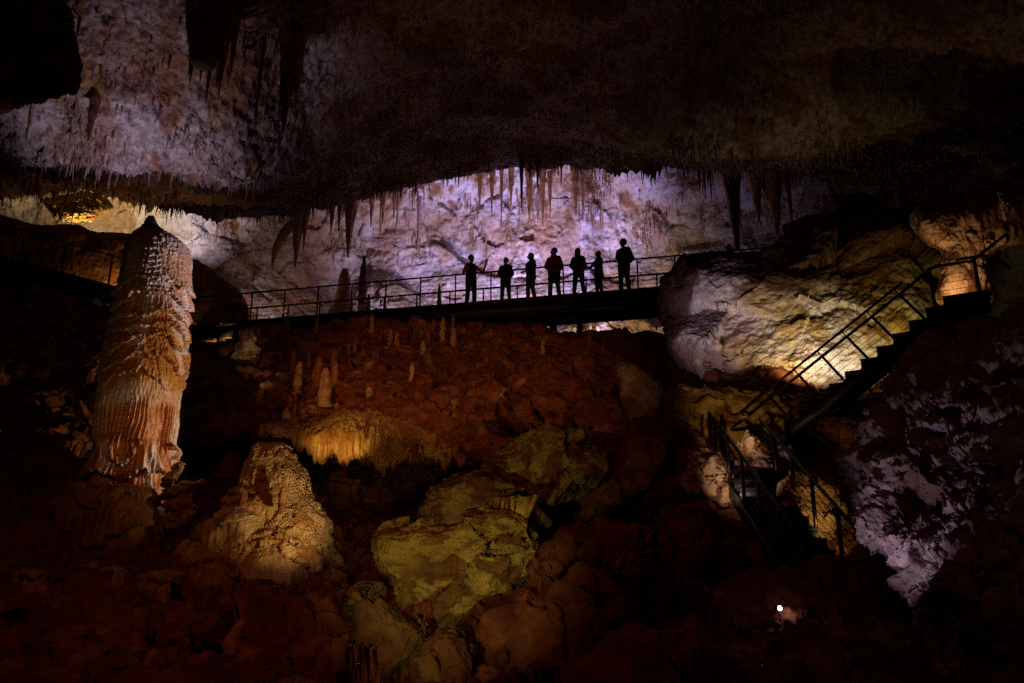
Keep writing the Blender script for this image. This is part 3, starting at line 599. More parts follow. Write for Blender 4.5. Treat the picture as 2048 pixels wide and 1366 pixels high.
# flowstone drapery on the lip of the slope
dc = [520, 570, 600, 640, 680, 720, 755, 790, 830, 880, 930]
dtop = [846, 842, 846, 842, 828, 826, 832, 846, 862, 878, 890]
dbot = [868, 872, 884, 900, 906, 898, 908, 928, 912, 916, 918]
drows = [[(t - 6, 17.9) for t in dtop], [(t, 17.2) for t in dtop], [(t + .3 * (b - t), 16.5) for t, b in zip(dtop, dbot)], [(t + .65 * (b - t), 16.25) for t, b in zip(dtop, dbot)], [(b, 16.3) for b in dbot], [(b - 2, 16.55) for b in dbot], [(b - 16, 16.9) for b in dbot]]
def drape(P, N):
    k = sstep(2.95, 2.75, P[:, 2]) ; f = fbm(P * np.array((7, 3, .8)), 3, 381, ridged=True)
    return f * .07 + fbm(P * 1.2, 2, 383) * .08
def rag(P, N):
    off = np.zeros_like(P); off[:, 2] = -np.maximum(0, fbm(P * np.array((3.5, .3, .05)), 3, 385) + .1) * .55 * sstep(2.75, 2.35, P[:, 2]); return off
sheet('flowstone_drapery', dc, drows, 620, 170, [drape, rag, fine(.012, 16, 387)], tint_stone((.46, .27, .05), (.52, .33, .09), (.30, .11, .03), 389, .7, (.5, .7), .8, (1.5, 1, .3)), M_FLOW, 'amber fluted drapery of flowstone along the lip of the red slope', 'flowstone', kind=None)
rock('rock_ledge', [(600, 885), (650, 880), (720, 890), (760, 900), (800, 905), (770, 925), (720, 925), (660, 912)], 17.0, .3, .7, [fine(.08, 1.2, 391), fine(.02, 9, 393)], tint_stone((.42, .36, .33), (.48, .42, .40), (.25, .15, .1), 395, 1), M_WALL, 160, 80, .6, 'pale grey band of bare rock under the amber drapery', 'rock ledge')

rock('ceiling_boss', [(-300, -150), (40, -70), (110, 0), (150, 55), (164, 110), (152, 160), (122, 190), (70, 206), (10, 214), (-120, 230), (-300, 240)], 13.2, .5, 1.6, rocky(.12, .9, .06, 3, 431, .03, .5), T_DARK, M_MUD, 240, 130, .6, 'black rounded boss of rock bulging from the ceiling in the upper left corner', 'rock')

for out, Y, lab, sd in (
    ([(1120, 960), (1180, 905), (1265, 885), (1345, 900), (1320, 960), (1240, 1020), (1160, 1060), (1090, 1085)], 13.0, 'long dark red slab lying diagonally right of the ochre boulder', 441),
    ([(1340, 1020), (1400, 1000), (1440, 1060), (1420, 1160), (1350, 1240), (1290, 1200), (1330, 1110)], 11.2, 'upright dark slab left of the lower stairs', 443),
    ([(560, 1180), (640, 1165), (700, 1195), (705, 1290), (650, 1350), (580, 1330), (545, 1250)], 10.0, 'dark broken block left of the jagged ochre rock', 445),
    ([(330, 1250), (420, 1225), (480, 1250), (460, 1320), (380, 1350), (320, 1320)], 9.6, 'low dark slab at the bottom left of centre', 447),
    ([(20, 905), (90, 870), (160, 880), (170, 940), (110, 985), (40, 990)], 15.2, 'dark red block beside the left foot of the tall column', 449),
    ([(1010, 800), (1075, 790), (1130, 815), (1120, 860), (1050, 872), (1005, 845)], 16.9, 'low red outcrop at the right of the slope above the ochre boulder', 451)):
    rock('boulder', out, Y, .45, .7, rocky(.12, 1.0, .08, 2.6, sd, .025, .38), T_DARK, M_ROUGH, 200, 120, .42, lab, 'boulder')

# ------------------------------------------------------------------ stalactites and stalagmites
dg = bpy.context.evaluated_depsgraph_get(); dg.update()
floor_bvh = BVHTree.FromObject(floor_o, dg); ceil_bvh = BVHTree.FromObject(ceil_o, dg); wall_bvh = BVHTree.FromObject(wall_o, dg)

T_DRIPC = tint_stone((.36, .19, .06), (.50, .30, .12), (.20, .09, .03), 401, 2.5, (.5, .7), .7, (1, 1, .3))
T_DRIPW = tint_stone((.52, .42, .36), (.60, .52, .50), (.36, .18, .06), 403, 2.5, (.52, .7), .8, (1, 1, .3))
T_DRIPD = tint_stone((.16, .07, .035), (.22, .11, .06), (.09, .03, .015), 405, 2.5, (.5, .7), .7, (1, 1, .3))
T_TAN = tint_stone((.31, .15, .055), (.40, .23, .095), (.20, .07, .025), 407, 3, (.5, .72), .7)
T_RED = tint_stone((.24, .08, .03), (.32, .13, .05), (.12, .04, .015), 409, 3, (.5, .7), .6)

def spindle(name, pts, rad, tint, seed, flute=.12, K=46, M=26, mat=None, flat=1.0, bump=.10):
    pts = catmull(np.array(pts, float), K); rad = np.interp(np.linspace(0, 1, K), np.linspace(0, 1, len(rad)), rad)
    th = np.linspace(0, 2 * math.pi, M, endpoint=False)
    G = np.stack([pts[:, None, 0] + rad[:, None] * np.cos(th), pts[:, None, 1] + rad[:, None] * np.sin(th) * flat, np.repeat(pts[:, None, 2], M, 1)], -1)
    rm = max(rad.max(), .02)
    P = G.reshape(-1, 3); c = np.repeat(pts, M, 0); dr = P - c; dr[:, 2] = 0; rl = np.linalg.norm(dr, axis=1, keepdims=True); dn = dr / np.maximum(rl, 1e-6)
    s = 1 / rm
    w = fbm(P * np.array((s * 1.6, s * 1.6, s * .12)), 2, seed, ridged=True) * flute + fbm(P * s * .7, 3, seed + 1) * bump * 2
    P = P + dn * (w[:, None] * rl)
    q = gquads(K, M, True); P2 = np.vstack([P, pts[0], pts[-1]]); n = M * K; L = (K - 1) * M
    t = [((k + 1) % M, k, n) for k in range(M)] + [(L + k, L + (k + 1) % M, n + 1) for k in range(M)]
    N = np.vstack([dn, [[0, 0, 1], [0, 0, 1]]])
    up = pts[-1][2] > pts[0][2]
    q = q if up else q[:, ::-1]; t = np.array(t) if up else np.array(t)[:, ::-1]
    me = raw_mesh(name, P2, q, t, tint=tint(P2, N))
    return link(name, me, mat or M_DRIP)

def stalactite(px, y0, y1, w, Y, tint, label, group=None, seed=0, shape=(1, .8, .55, .32, .12), flat=1.0, up=.5, lean=0, flute=.14):
    a = at(px, y0, Y); b = at(px + lean, y1, Y); b[:2] = a[:2] if not lean else b[:2]; b[1] = Y
    r = .5 * w / F * np.linalg.norm(a); top = a + (0, 0, up)
    m = (a + b) / 2
    if lean: m = m + (0, 0, 0)
    o = spindle('stalactite', [top, a, m, b], [r * 1.25] + [r * k for k in shape], tint, 500 + seed, flat=flat, flute=flute)
    return tag(o, label, 'stalactite', group)

S_DARK = 'dark stalactites silhouetted on the lit wall'
for i, (px, y0, y1, w, Y, lab) in enumerate([
    (1043, 320, 422, 11, 27.6, 'longest black stalactite hanging before the bright wall above the tour group'),
    (1075, 322, 391, 9, 27.6, 'black stalactite just right of the longest one before the bright wall'),
    (1122, 315, 369, 7, 27.5, 'black needle stalactite hanging alone over the man in red'),
    (1059, 326, 366, 6, 27.6, 'short black stalactite between the two longest black ones'),
    (895, 335, 372, 10, 27.8, 'stubby dark stalactite at the left of the bright arch crown'),
    (918, 333, 376, 7, 27.8, 'slim dark stalactite second from the left under the bright arch crown'),
    (827, 352, 388, 6, 27.8, 'thin dark stalactite low on the left shoulder of the bright arch'),
    (1395, 320, 388, 8, 27.3, 'dark stalactite left of the big tapering one, nearest the centre'),
    (1406, 322, 398, 9, 27.3, 'dark stalactite in the middle of the trio left of the big tapering one'),
    (1418, 325, 405, 8, 27.3, 'lowest dark stalactite of the trio beside the big tapering one')]):
    stalactite(px, y0, y1, w, Y, T_DRIPD, lab, S_DARK, i)
stalactite(1461, 330, 500, 44, 27.0, T_DRIPD, 'big dark tapering stalactite hanging down to the walkway rail on the right', None, 20, (1, .88, .70, .55, .42, .30, .16), up=.9)
S_BR = 'brown stalactites hanging in front of the lit wall'
for i, (px, y0, y1, w, Y, t, lab) in enumerate([
    (960, 360, 420, 14, 30.5, T_DRIPC, 'brown stalactite at the left end of the ochre cluster over the group'),
    (984, 365, 432, 12, 30.6, T_DRIPC, 'long brown stalactite in the ochre cluster left of centre'),
    (1003, 366, 455, 9, 30.6, T_DRIPC, 'lowest reaching ochre stalactite of the central cluster'),
    (1022, 362, 415, 13, 30.4, T_DRIPC, 'fat brown stalactite beside the longest black one'),
    (1058, 375, 442, 16, 30.7, T_DRIPC, 'ochre stalactite below the gap between the black ones'),
    (1085, 372, 455, 15, 30.6, T_DRIPC, 'broad ochre stalactite right under the second black one'),
    (1100, 380, 432, 10, 30.6, T_DRIPC, 'short ochre stalactite right of the broad ochre one'),
    (1150, 360, 430, 18, 30.3, T_DRIPC, 'dark ochre curtain stalactite above the long haired visitors'),
    (1164, 365, 446, 8, 30.3, T_DRIPC, 'thin brown stalactite at the right edge of the dark ochre curtain'),
    (745, 390, 455, 18, 29.6, T_DRIPC, 'brown stalactite at the left of the dense cluster under the arch shoulder'),
    (768, 385, 448, 16, 29.6, T_DRIPC, 'brown stalactite in the middle of the dense cluster under the arch shoulder'),
    (790, 383, 440, 14, 29.6, T_DRIPC, 'brown stalactite at the right of the dense cluster under the arch shoulder'),
    (762, 430, 492, 7, 30.2, T_DRIPW, 'pale thin stalactite below the dense cluster on the left'),
    (795, 420, 498, 6, 30.2, T_DRIPW, 'pale needle stalactite hanging lowest under the dense cluster'),
    (665, 415, 470, 16, 29.2, T_DRIPC, 'dark brown stalactite left of the draped one with a split tip'),
    (680, 412, 462, 14, 29.2, T_DRIPC, 'dark brown stalactite touching the draped one with a split tip'),
    (702, 405, 515, 26, 29.3, T_DRIPC, 'large draped brown stalactite with a split tip above the left rail'),
    (838, 430, 512, 10, 31.0, T_DRIPW, 'white encrusted stalactite left of the guide'),
    (1540, 330, 470, 52, 30.2, T_DRIPC, 'wide ribbed brown curtain stalactite right of the big tapering one'),
    (1508, 335, 445, 30, 30.2, T_DRIPC, 'ribbed brown curtain stalactite close beside the big tapering one'),
    (1572, 330, 478, 18, 30.2, T_DRIPC, 'slender brown stalactite at the right of the wide ribbed curtain'),
    (598, 430, 535, 26, 29.0, T_DRIPC, 'long pointed brown stalactite beside the curved curtain on the left'),
    (612, 432, 500, 16, 29.0, T_DRIPC, 'shorter brown stalactite right of the long pointed one at left')]):
    stalactite(px, y0, y1, w * (.62 if w < 20 else .9), Y + (1.7 if 730 < px < 1200 else 0), t, lab, S_BR, 30 + i, up=.9, flute=.5)
# the curved curtain
a = [at(592, 440, 29), at(575, 458, 29), at(558, 485, 29), at(549, 510, 29), at(544, 533, 29)]
tag(spindle('stalactite', a, [.28, .24, .18, .11, .03], T_DRIPC, 560, flat=.5), 'brown curved curtain stalactite like a tusk at the left end of the lit wall', 'stalactite', S_BR)
S_UP = 'stalactites hanging from the lilac lit ceiling'
for i, (px, y0, y1, w, Y, t, lab, sh) in enumerate([
    (430, -60, 128, 74, 15.6, T_DRIPD, 'massive dark curtain stalactite cut by the top edge of the picture', (1, .95, .9, .7, .45)),
    (398, 0, 150, 26, 15.8, T_DRIPD, 'dark stalactite along the left edge of the massive curtain', (1, .8, .6, .4, .15)),
    (452, 60, 190, 22, 16.0, T_DRIPC, 'orange brown stalactite at the right foot of the massive curtain', (1, .8, .55, .3, .1)),
    (425, 90, 205, 14, 16.1, T_DRIPC, 'slim orange brown stalactite under the middle of the massive curtain', (1, .8, .55, .3, .1)),
    (578, 125, 262, 30, 17.2, T_DRIPD, 'thick dark stalactite right of the massive curtain', (1, .85, .6, .35, .1)),
    (567, 130, 225, 12, 17.1, T_DRIPD, 'short dark stalactite fused to the thick dark one', (1, .8, .55, .3, .1)),
    (598, 130, 215, 14, 17.3, T_DRIPC, 'brown stalactite on the right of the thick dark one', (1, .8, .55, .3, .1)),
    (405, 120, 165, 9, 16.2, T_DRIPC, 'short orange brown stalactite at the left under the massive curtain', (1, .8, .6, .4, .1)),
    (440, 110, 178, 10, 16.2, T_DRIPC, 'orange brown stalactite between the slim one and the right foot of the curtain', (1, .8, .6, .4, .1)),
    (466, 95, 160, 10, 16.3, T_DRIPC, 'short orange brown stalactite farthest right under the massive curtain', (1, .8, .6, .4, .1)),
    (388, 100, 172, 8, 16.2, T_DRIPD, 'thin dark stalactite farthest left under the massive curtain', (1, .8, .6, .4, .1)),
    (522, 130, 240, 8, 17, T_DRIPD, 'lone thin dark stalactite between the curtain and the thick dark one', (1, .8, .6, .4, .2)),
    (192, 190, 285, 14, 17.0, T_DRIPD, 'dark bent stalactite in the brightest part of the upper left ceiling', (.8, 1, .8, .5, .2)),
    (70, 195, 300, 12, 16.8, T_DRIPW, 'pale ribbed stalactite near the left edge above the walkway', (1, .8, .55, .3, .1)),
    (115, 120, 182, 12, 16.8, T_DRIPD, 'short dark spike at the rim of the black ceiling hollow', (1, .8, .55, .3, .1))]):
    stalactite(px, y0, y1, w, Y, t, lab, S_UP, 70 + i, sh, up=.8, flute=.35)
S_FR = 'fringe of stalactites on the dim ceiling edge at right'
rl = random.Random(5)
for i in range(26):
    px = 1345 + i * 8.4 + rl.uniform(-3, 3)
    stalactite(px, 268 + rl.uniform(-6, 12), 300 + rl.uniform(0, 44), rl.uniform(6, 13), 22.9 + rl.uniform(-.4, .4), T_DRIPD, 'one of the dim brown stalactites in the ragged fringe above the big tapering stalactite', S_FR, 100 + i, up=.7)

# small ones nobody could count: two meshes of thin drips grown from the rock itself
def fringe(name, G, N, n, seed, cond, ln, r0, tint, label, M=5):
    P = G.reshape(-1, 3); NN = N.reshape(-1, 3); rg = np.random.default_rng(seed)
    w = cond(P, NN); idx = rg.choice(len(P), n, p=w / w.sum())
    base = P[idx] + rg.normal(0, .02, (n, 3)); L = np.minimum(rg.exponential(ln, n) + .05, ln * 4.5); rad = r0 * (.5 + rg.random(n)) * (.5 + L / ln * .3)
    ts = np.array((-.25, .05, .4, .75, 1.0)); rs = np.array((1.2, 1, .7, .45, .06)); th = np.linspace(0, 2 * math.pi, M, endpoint=False)
    jit = rg.normal(0, .03, (n, 5, 2)) * L[:, None, None]; jit[:, :2] = 0
    ring = np.zeros((n, 5, M, 3))
    ring[..., 0] = base[:, 0, None, None] + jit[:, :, 0, None] + (rad[:, None] * rs)[:, :, None] * np.cos(th)
    ring[..., 1] = base[:, 1, None, None] + jit[:, :, 1, None] + (rad[:, None] * rs)[:, :, None] * np.sin(th)
    ring[..., 2] = (base[:, 2, None] - L[:, None] * ts)[:, :, None]
    v = ring.reshape(-1, 3); q1 = gquads(5, M, True)[:, ::-1]; q = (q1[None] + (np.arange(n) * 5 * M)[:, None, None]).reshape(-1, 4)
    nn = v * 0
    me = raw_mesh(name, v, q, tint=tint(v, nn))
    return tag(link(name, me, M_DRIP), label, None, None, 'stuff')
def cond_c(P, N):
    py = 683 - F * (P[:, 2] * CP - P[:, 1] * SP) / (P[:, 1] * CP + P[:, 2] * SP)
    w = (sstep(.05, .4, fbm(P * .7, 3, 35)) + .04) * sstep(.1, .6, -N[:, 2]) + .004
    return w * (np.abs(P[:, 0]) < .75 * P[:, 1]) * (py > -60) + 1e-9
fringe('soda_straw_stalactites', ceil_G, ceil_N, 7500, 3, cond_c, .16, .022, tint_stone((.26, .16, .10), (.40, .32, .30), (.18, .08, .03), 411, 1.5), 'dense small stalactites and soda straws all over the dim ceiling')
def cond_w(P, N):
    return sstep(13.2, 15.5, P[:, 2]) * (sstep(.02, .3, fbm(P * .6, 3, 37)) + .04) * (np.abs(P[:, 0]) < .75 * P[:, 1]) * (P[:, 2] < 18) + 1e-9
fringe('fine_wall_drips', wall_G, wall_N, 8000, 4, cond_w, .24, .020, tint_stone((.48, .26, .07), (.60, .48, .38), (.28, .12, .03), 413, 1.2), 'fine brown and white drips covering the top of the bright wall')

def ground(px, py, bvh=None):
    d = at(px, py, 1.0); hit = (bvh or floor_bvh).ray_cast(Vector((0, 0, 0)), V(d))
    return np.array(hit[0]) if hit[0] is not None else at(px, py, 18)

def stalagmite(px, y0, y1, w, tint, label, group=None, seed=0, Y=None, shape=(1.4, 1.15, 1.03, 1, .97, .96, .94, .90, .82, .62, .2), name='stalagmite', lean=0, mat=None, sink=.15, flat=1.0):
    b = at(px, y0, Y) if Y else ground(px, y0); Yb = b[1]
    t = at(px, y1, Yb); t[0] = b[0] + lean; r = .5 * w / F * np.linalg.norm(b)
    o = spindle(name, [b - (0, 0, sink), b, (b + t) / 2, t], [r * shape[0]] + [r * k for k in shape], tint, 700 + seed, .16, 48, 26, mat or M_DRIP, flat, .26)
    return tag(o, label, 'stalagmite', group)

G_SL = 'stalagmites on the red slope'
for i, (px, y0, y1, w, t, lab) in enumerate([
    (633, 656, 632, 7, T_TAN, 'thin tan stalagmite rising in front of the walkway below the big brown mound'),
    (743, 656, 627, 9, T_TAN, 'tan stalagmite crossing the dark walkway beam below its third bay'),
    (781, 690, 658, 10, T_TAN, 'left one of the close pair of tan stalagmites under the walkway'),
    (793, 690, 664, 9, T_TAN, 'right one of the close pair of tan stalagmites under the walkway'),
    (856, 680, 660, 9, T_RED, 'stubby reddish stalagmite between the close pair and the tall tan one'),
    (846, 706, 681, 12, T_TAN, 'short pale tan stalagmite standing alone under the stubby reddish one'),
    (885, 680, 634, 11, T_TAN, 'tall tan stalagmite crossing the walkway beam left of the guide'),
    (867, 652, 637, 6, T_RED, 'tiny stalagmite at the crest left of the tall tan one'),
    (907, 690, 654, 13, T_TAN, 'fat two stage tan stalagmite below the guide'),
    (906, 656, 628, 7, T_RED, 'thin stalagmite behind the fat two stage one at the crest'),
    (585, 740, 698, 12, T_RED, 'upper left stalagmite of the large group on the slope'),
    (595, 778, 724, 16, T_TAN, 'front left smooth stalagmite of the large group on the slope'),
    (616, 732, 703, 9, T_RED, 'slim red stalagmite behind the front left smooth one'),
    (634, 770, 714, 20, T_RED, 'broad flat topped red stalagmite in the large group on the slope'),
    (648, 802, 735, 24, T_TAN, 'largest knobbed stalagmite of the group, with a bulge at its waist'),
    (667, 735, 695, 12, T_RED, 'red stalagmite behind and above the largest knobbed one'),
    (669, 768, 720, 16, T_RED, 'rough red stalagmite to the right of the largest knobbed one'),
    (710, 703, 674, 8, T_RED, 'lone slim stalagmite halfway between the two groups near the crest'),
    (697, 708, 684, 8, T_RED, 'small stalagmite leaning at the left of the lone slim one'),
    (588, 825, 788, 12, T_RED, 'reddish stalagmite just above the bright tan post'),
    (571, 853, 812, 15, T_TAN, 'bright tan post shaped stalagmite on the lip at the left of the drapery'),
    (673, 828, 806, 10, T_TAN, 'little bright stalagmite right above the amber drapery'),
    (824, 758, 724, 11, T_TAN, 'single tan stalagmite in the middle of the bare slope'),
    (739, 790, 773, 14, T_TAN, 'low blunt stalagmite left below the single one on the bare slope'),
    (521, 797, 766, 14, T_TAN, 'egg shaped tan stalagmite under the hanging pale formation'),
    (1086, 703, 677, 11, T_TAN, 'tan stalagmite standing alone beneath the man in red'),
    (1179, 682, 662, 9, T_RED, 'dim stalagmite at the crest before the lit opening'),
    (1207, 700, 690, 8, T_RED, 'dim stub right of the dim stalagmite before the lit opening'),
    (1022, 835, 810, 17, T_RED, 'blunt dim stalagmite low on the right of the slope'),
    (516, 668, 655, 6, T_RED, 'tiny stalagmite at the crest right of the hanging pale formation'),
    (548, 672, 656, 9, T_RED, 'pointed small stalagmite at the crest left of the third bay'),
    (673, 1112, 1082, 14, T_TAN, 'orange tan stalagmite right beside the small glowing lamp'),
    (675, 1078, 1050, 18, T_RED, 'red blunt stalagmite behind the one beside the glowing lamp')]):
    stalagmite(px, y0, y1, w, t, lab, G_SL, i)
for i, (px, y0, y1, w, t, lab) in enumerate([
    (270, 1285, 1215, 34, T_RED, 'barely lit thick stalagmite in the dark lower left'),
    (467, 1280, 1238, 24, T_TAN, 'dim tan leaning stalagmite in the dark below the pale mound'),
    (150, 1360, 1305, 30, T_RED, 'barely lit stalagmite at the bottom edge on the left'),
    (300, 1345, 1300, 26, T_RED, 'barely lit stalagmite at the bottom edge under the thick one'),
    (458, 945, 893, 40, T_RED, 'dim flat topped stump behind the pale mound')]):
    stalagmite(px, y0, y1, w, t, lab, 'stalagmites in the dark foreground', 60 + i, shape=(1.3, 1.1, 1, .95, .9, .8, .4), lean=.08 if i == 1 else 0)
# nubs on the mound
for i, (px, y0, y1, w, lab) in enumerate([(565, 1003, 972, 13, 'cream nub standing on the right shoulder of the pale mound'), (487, 996, 978, 12, 'small yellow nub on the left shoulder of the pale mound')]):
    stalagmite(px, y0, y1, w, T_TAN, lab, 'nubs on the pale mound', 70 + i, Y=11.75 if i == 0 else 12.0, shape=(1.1, 1.1, 1, .95, .9, .7, .3))
# in the alcove behind the walkway
for i, (px, y0, y1, w, Y, t, lab, sh) in enumerate([
    (722, 640, 513, 17, 29.5, T_DRIPD, 'tall dark finger of a stalagmite behind the left part of the walkway', (1.1, 1.05, 1, .95, .9, .7, .3)),
    (877, 640, 567, 10, 28.5, T_DRIPD, 'dark bullet shaped stalagmite behind the rail left of the guide', (1.1, 1.05, 1, .95, .85, .6, .15)),
    (735, 640, 589, 9, 28.6, T_DRIPW, 'bright cream stump behind the rail next to the tall dark finger', (1.1, 1.05, 1, .95, .9, .8, .5)),
    (683, 660, 538, 62, 30.5, T_DRIPC, 'broad brown cone shaped stalagmite with a rounded tip behind the rail', (1.75, 1.55, 1.25, .95, .62, .40, .34, .30, .14)),
    (1460, 530, 488, 16, 22.0, T_DRIPD, 'black rounded stub on the giant boulder against the big tapering stalactite', (1.2, 1.1, 1, .95, .85, .65, .3)),
    (1590, 482, 465, 9, 22.2, T_DRIPD, 'tiny black stub on the sloping top of the giant boulder', (1.2, 1.1, 1, .95, .85, .65, .3)),
    (1812, 440, 357, 22, 23.5, T_DRIPD, 'tall dark post shaped stalagmite behind the peak of the giant boulder', (1.2, 1.05, 1, .95, .9, .75, .45)),
    (1160, 690, 630, 13, 28, T_DRIPC, 'brown stalagmite at the left of the lit opening under the walkway', (1.1, 1.05, 1, .95, .9, .8, .5)),
    (1176, 690, 622, 10, 30, T_DRIPW, 'pale column in the lit opening under the walkway', (1.1, 1.0, .9, .9, .9, .95, 1.1)),
    (1188, 690, 622, 9, 30, T_DRIPC, 'ochre column beside the pale one in the lit opening', (1.1, 1.0, .9, .9, .9, .95, 1.1))]):
    stalagmite(px, y0, y1, w, t, lab, 'stalagmites behind the walkway', 80 + i, Y=Y, shape=sh, sink=.4)
rock('flowstone', [(484, 660), (506, 664), (512, 690), (521, 706), (513, 742), (508, 777), (494, 766), (481, 738), (474, 724), (468, 708), (479, 682)], 21.3, .35, .5, flowing(.02, 6, .09, 2.2, 421, .02), tint_stone((.46, .33, .17), (.54, .44, .28), (.25, .12, .04), 423, 1.5), M_FLOW, 160, 110, .6, 'pale tan lumpy formation narrowing downwards, under the left end of the walkway', 'flowstone')

# ------------------------------------------------------------------ the walkway bridge
B0 = at(380, 650, 25.6); B1 = at(1330, 572, 23.2); bd = B1 - B0; bL = np.linalg.norm(bd); bd = bd / bL
B1 = B0 + bd * (bL + 5.5); bL += 5.5
side = np.cross((0, 0, 1), bd); side[2] = 0; side /= np.linalg.norm(side)
if side[1] < 0: side = -side
BW = 1.55
bridge = empty('walkway_bridge', B0, 'long dark steel walkway with railings crossing in front of the bright wall', 'walkway')
def bp(s, across=0, up=0): return B0 + bd * s + side * across + np.array((0, 0, up))
m = MB(); m.beam(bp(0, BW / 2, -.05), bp(bL, BW / 2, -.05), BW, .10); adopt(m.build('deck', M_STEEL), bridge)
for ac in (.08, BW - .08):
    m = MB(); m.beam(bp(0, ac, -.31), bp(bL, ac, -.31), .05, .40); m.beam(bp(0, ac, -.115), bp(bL, ac, -.115), .16, .02); m.beam(bp(0, ac, -.52), bp(bL, ac, -.52), .16, .02)
    adopt(m.build('girder', M_STEEL), bridge)
s = .9
while s < bL:
    m = MB(); m.beam(bp(s, .12, -.24), bp(s, BW - .12, -.24), .08, .2); adopt(m.build('cross_beam', M_STEEL), bridge); s += 1.5
for s, dz in ((1.0, 1.9), (12.1, 1.7)):
    for ac in (.2, BW - .2):
        m = MB(); m.beam(bp(s, ac, -.40), bp(s + .15, ac, -.4 - dz), .14, .14); m.beam(bp(s + .55, ac, -.40), bp(s + .2, ac, -.4 - dz), .08, .08) if s < 5 else None
        adopt(m.build('support_leg', M_STEEL), bridge)
for ac, ph in ((.04, .95), (BW - .04, .42)):
    s = ph
    while s < bL:
        m = MB(); m.beam(bp(s, ac, -.02), bp(s, ac, .97), .045, .045); adopt(m.build('railing_post', M_RAIL), bridge); s += 1.16
    m = MB(); m.tube([bp(0, ac, .98), bp(bL, ac, .98)], .030); adopt(m.build('handrail', M_RAIL, None, True), bridge)
    for k in range(6):
        m = MB(); m.tube([bp(0, ac, .12 + .14 * k), bp(bL, ac, .12 + .14 * k)], .005, 5); adopt(m.build('rail_cable', M_RAIL), bridge)
# the ramp on the left behind the column
W0 = at(-120, 478, 21.5); W1 = at(262, 580, 24.6); wd = W1 - W0; wL = np.linalg.norm(wd); wd /= wL
ws = np.cross((0, 0, 1), wd); ws /= np.linalg.norm(ws); ws = ws if ws[1] > 0 else -ws
ramp = empty('walkway_ramp', W0, 'dark sloping walkway with a thin railing coming down behind the column at left', 'walkway')
def wp(s, a=0, u=0): return W0 + wd * s + ws * a + np.array((0, 0, u))
m = MB(); m.beam(wp(0, .7, -.05), wp(wL, .7, -.05), 1.4, .1); adopt(m.build('deck', M_STEEL), ramp)
m = MB(); m.beam(wp(0, .06, -.32), wp(wL, .06, -.32), .07, .5); adopt(m.build('girder', M_STEEL), ramp)
m = MB(); m.beam(wp(0, 1.34, -.32), wp(wL, 1.34, -.32), .07, .5); adopt(m.build('girder', M_STEEL), ramp)
s = .5
while s < wL:
    m = MB(); m.beam(wp(s, .04, 0), wp(s, .04, .97), .045, .045); adopt(m.build('railing_post', M_RAIL), ramp); s += 1.35
m = MB(); m.tube([wp(0, .04, .98), wp(wL, .04, .98)], .028); adopt(m.build('handrail', M_RAIL, None, True), ramp)
for k in range(5):
    m = MB(); m.tube([wp(0, .04, .15 + .16 * k), wp(wL, .04, .15 + .16 * k)], .005, 5); adopt(m.build('rail_cable', M_RAIL), ramp)
m = MB(); m.beam(wp(wL, .7, -.05) , bp(0, .7, -.05), 1.4, .1); adopt(m.build('landing', M_STEEL), ramp)

# ------------------------------------------------------------------ staircases
def flight(name, label, S0, S1, width, n, rail_h, posts_tilt=True, handrail2=True, post_s=None, both=False, hang=.30, toward=None):
    """S0, S1: foot and head of the far edge of the steps"""
    S0 = np.asarray(S0); S1 = np.asarray(S1); root = empty(name, S0, label, 'staircase')
    run = S1 - S0; Ln = np.linalg.norm(run); sl = run / Ln; hr = run.copy(); hr[2] = 0; H = np.linalg.norm(hr); hr /= H
    sd = np.cross(hr, (0, 0, 1)); sd = sd if (sd[1] < 0 if toward is None else np.dot(sd, toward) > 0) else -sd
    rise = run[2] / n; going = H / n
    nrm = np.cross(sd, sl); nrm = nrm if nrm[2] > 0 else -nrm
    for k in range(n):
        p = S0 + hr * going * (k + .5) + np.array((0, 0, rise * (k + 1)))
        m = MB(); m.beam(p + sd * .02 - (0, 0, .03), p + sd * (width - .02) - (0, 0, .03), going * 1.08, .05); m.beam(p - hr * going * .5 + sd * .02 - (0, 0, rise * .5 + .02), p - hr * going * .5 + sd * (width - .02) - (0, 0, rise * .5 + .02), .02, rise * .96)
        adopt(m.build('tread', M_STEEL), root)
    for a in (.0, width):
        m = MB(); m.beam(S0 + sd * a - nrm * hang * .45, S1 + sd * a - nrm * hang * .45, .05, hang); adopt(m.build('stringer', M_STEEL), root)
    for a in ((0, width) if both else (0,)):
        e = sd * a
        ps = post_s if post_s else np.linspace(.06, .96, 6)
        pd = nrm if posts_tilt else np.array((0, 0, 1.))
        for t in ps:
            m = MB(); b = S0 + run * t + e
            m.beam(b, b + pd * rail_h, .055, .055); adopt(m.build('railing_post', M_RAIL), root)
        top = [S0 + run * t + e + pd * rail_h for t in (0.0, 1.0)]
        m = MB(); m.tube(top, .032); adopt(m.build('top_rail', M_RAIL, None, True), root)
        if handrail2:
            m = MB(); m.tube([p + pd * .16 - sl * .1 for p in top], .028)
            for t in ps: b = S0 + run * t + e + pd * rail_h; m.tube([b, b + pd * .16], .016, 6)
            adopt(m.build('handrail', M_RAIL, None, True), root)
        for k in range(5):
            u = rail_h * (.18 + .155 * k)
            m = MB(); m.tube([S0 + e + pd * u, S1 + e + pd * u], .006, 5); adopt(m.build('rail_cable', M_RAIL), root)
    return root, sl, sd, nrm, run

F0 = at(1530, 915, 16.9); F1 = at(1893, 632, 15.0)
st1, sl, sd, nrm, run = flight('staircase', 'dark steel staircase climbing to the right in front of the giant boulder', F0, F1, .82, 12, .92, True, True, [.04, .20, .365, .50, .64, .78, .93], hang=.20)
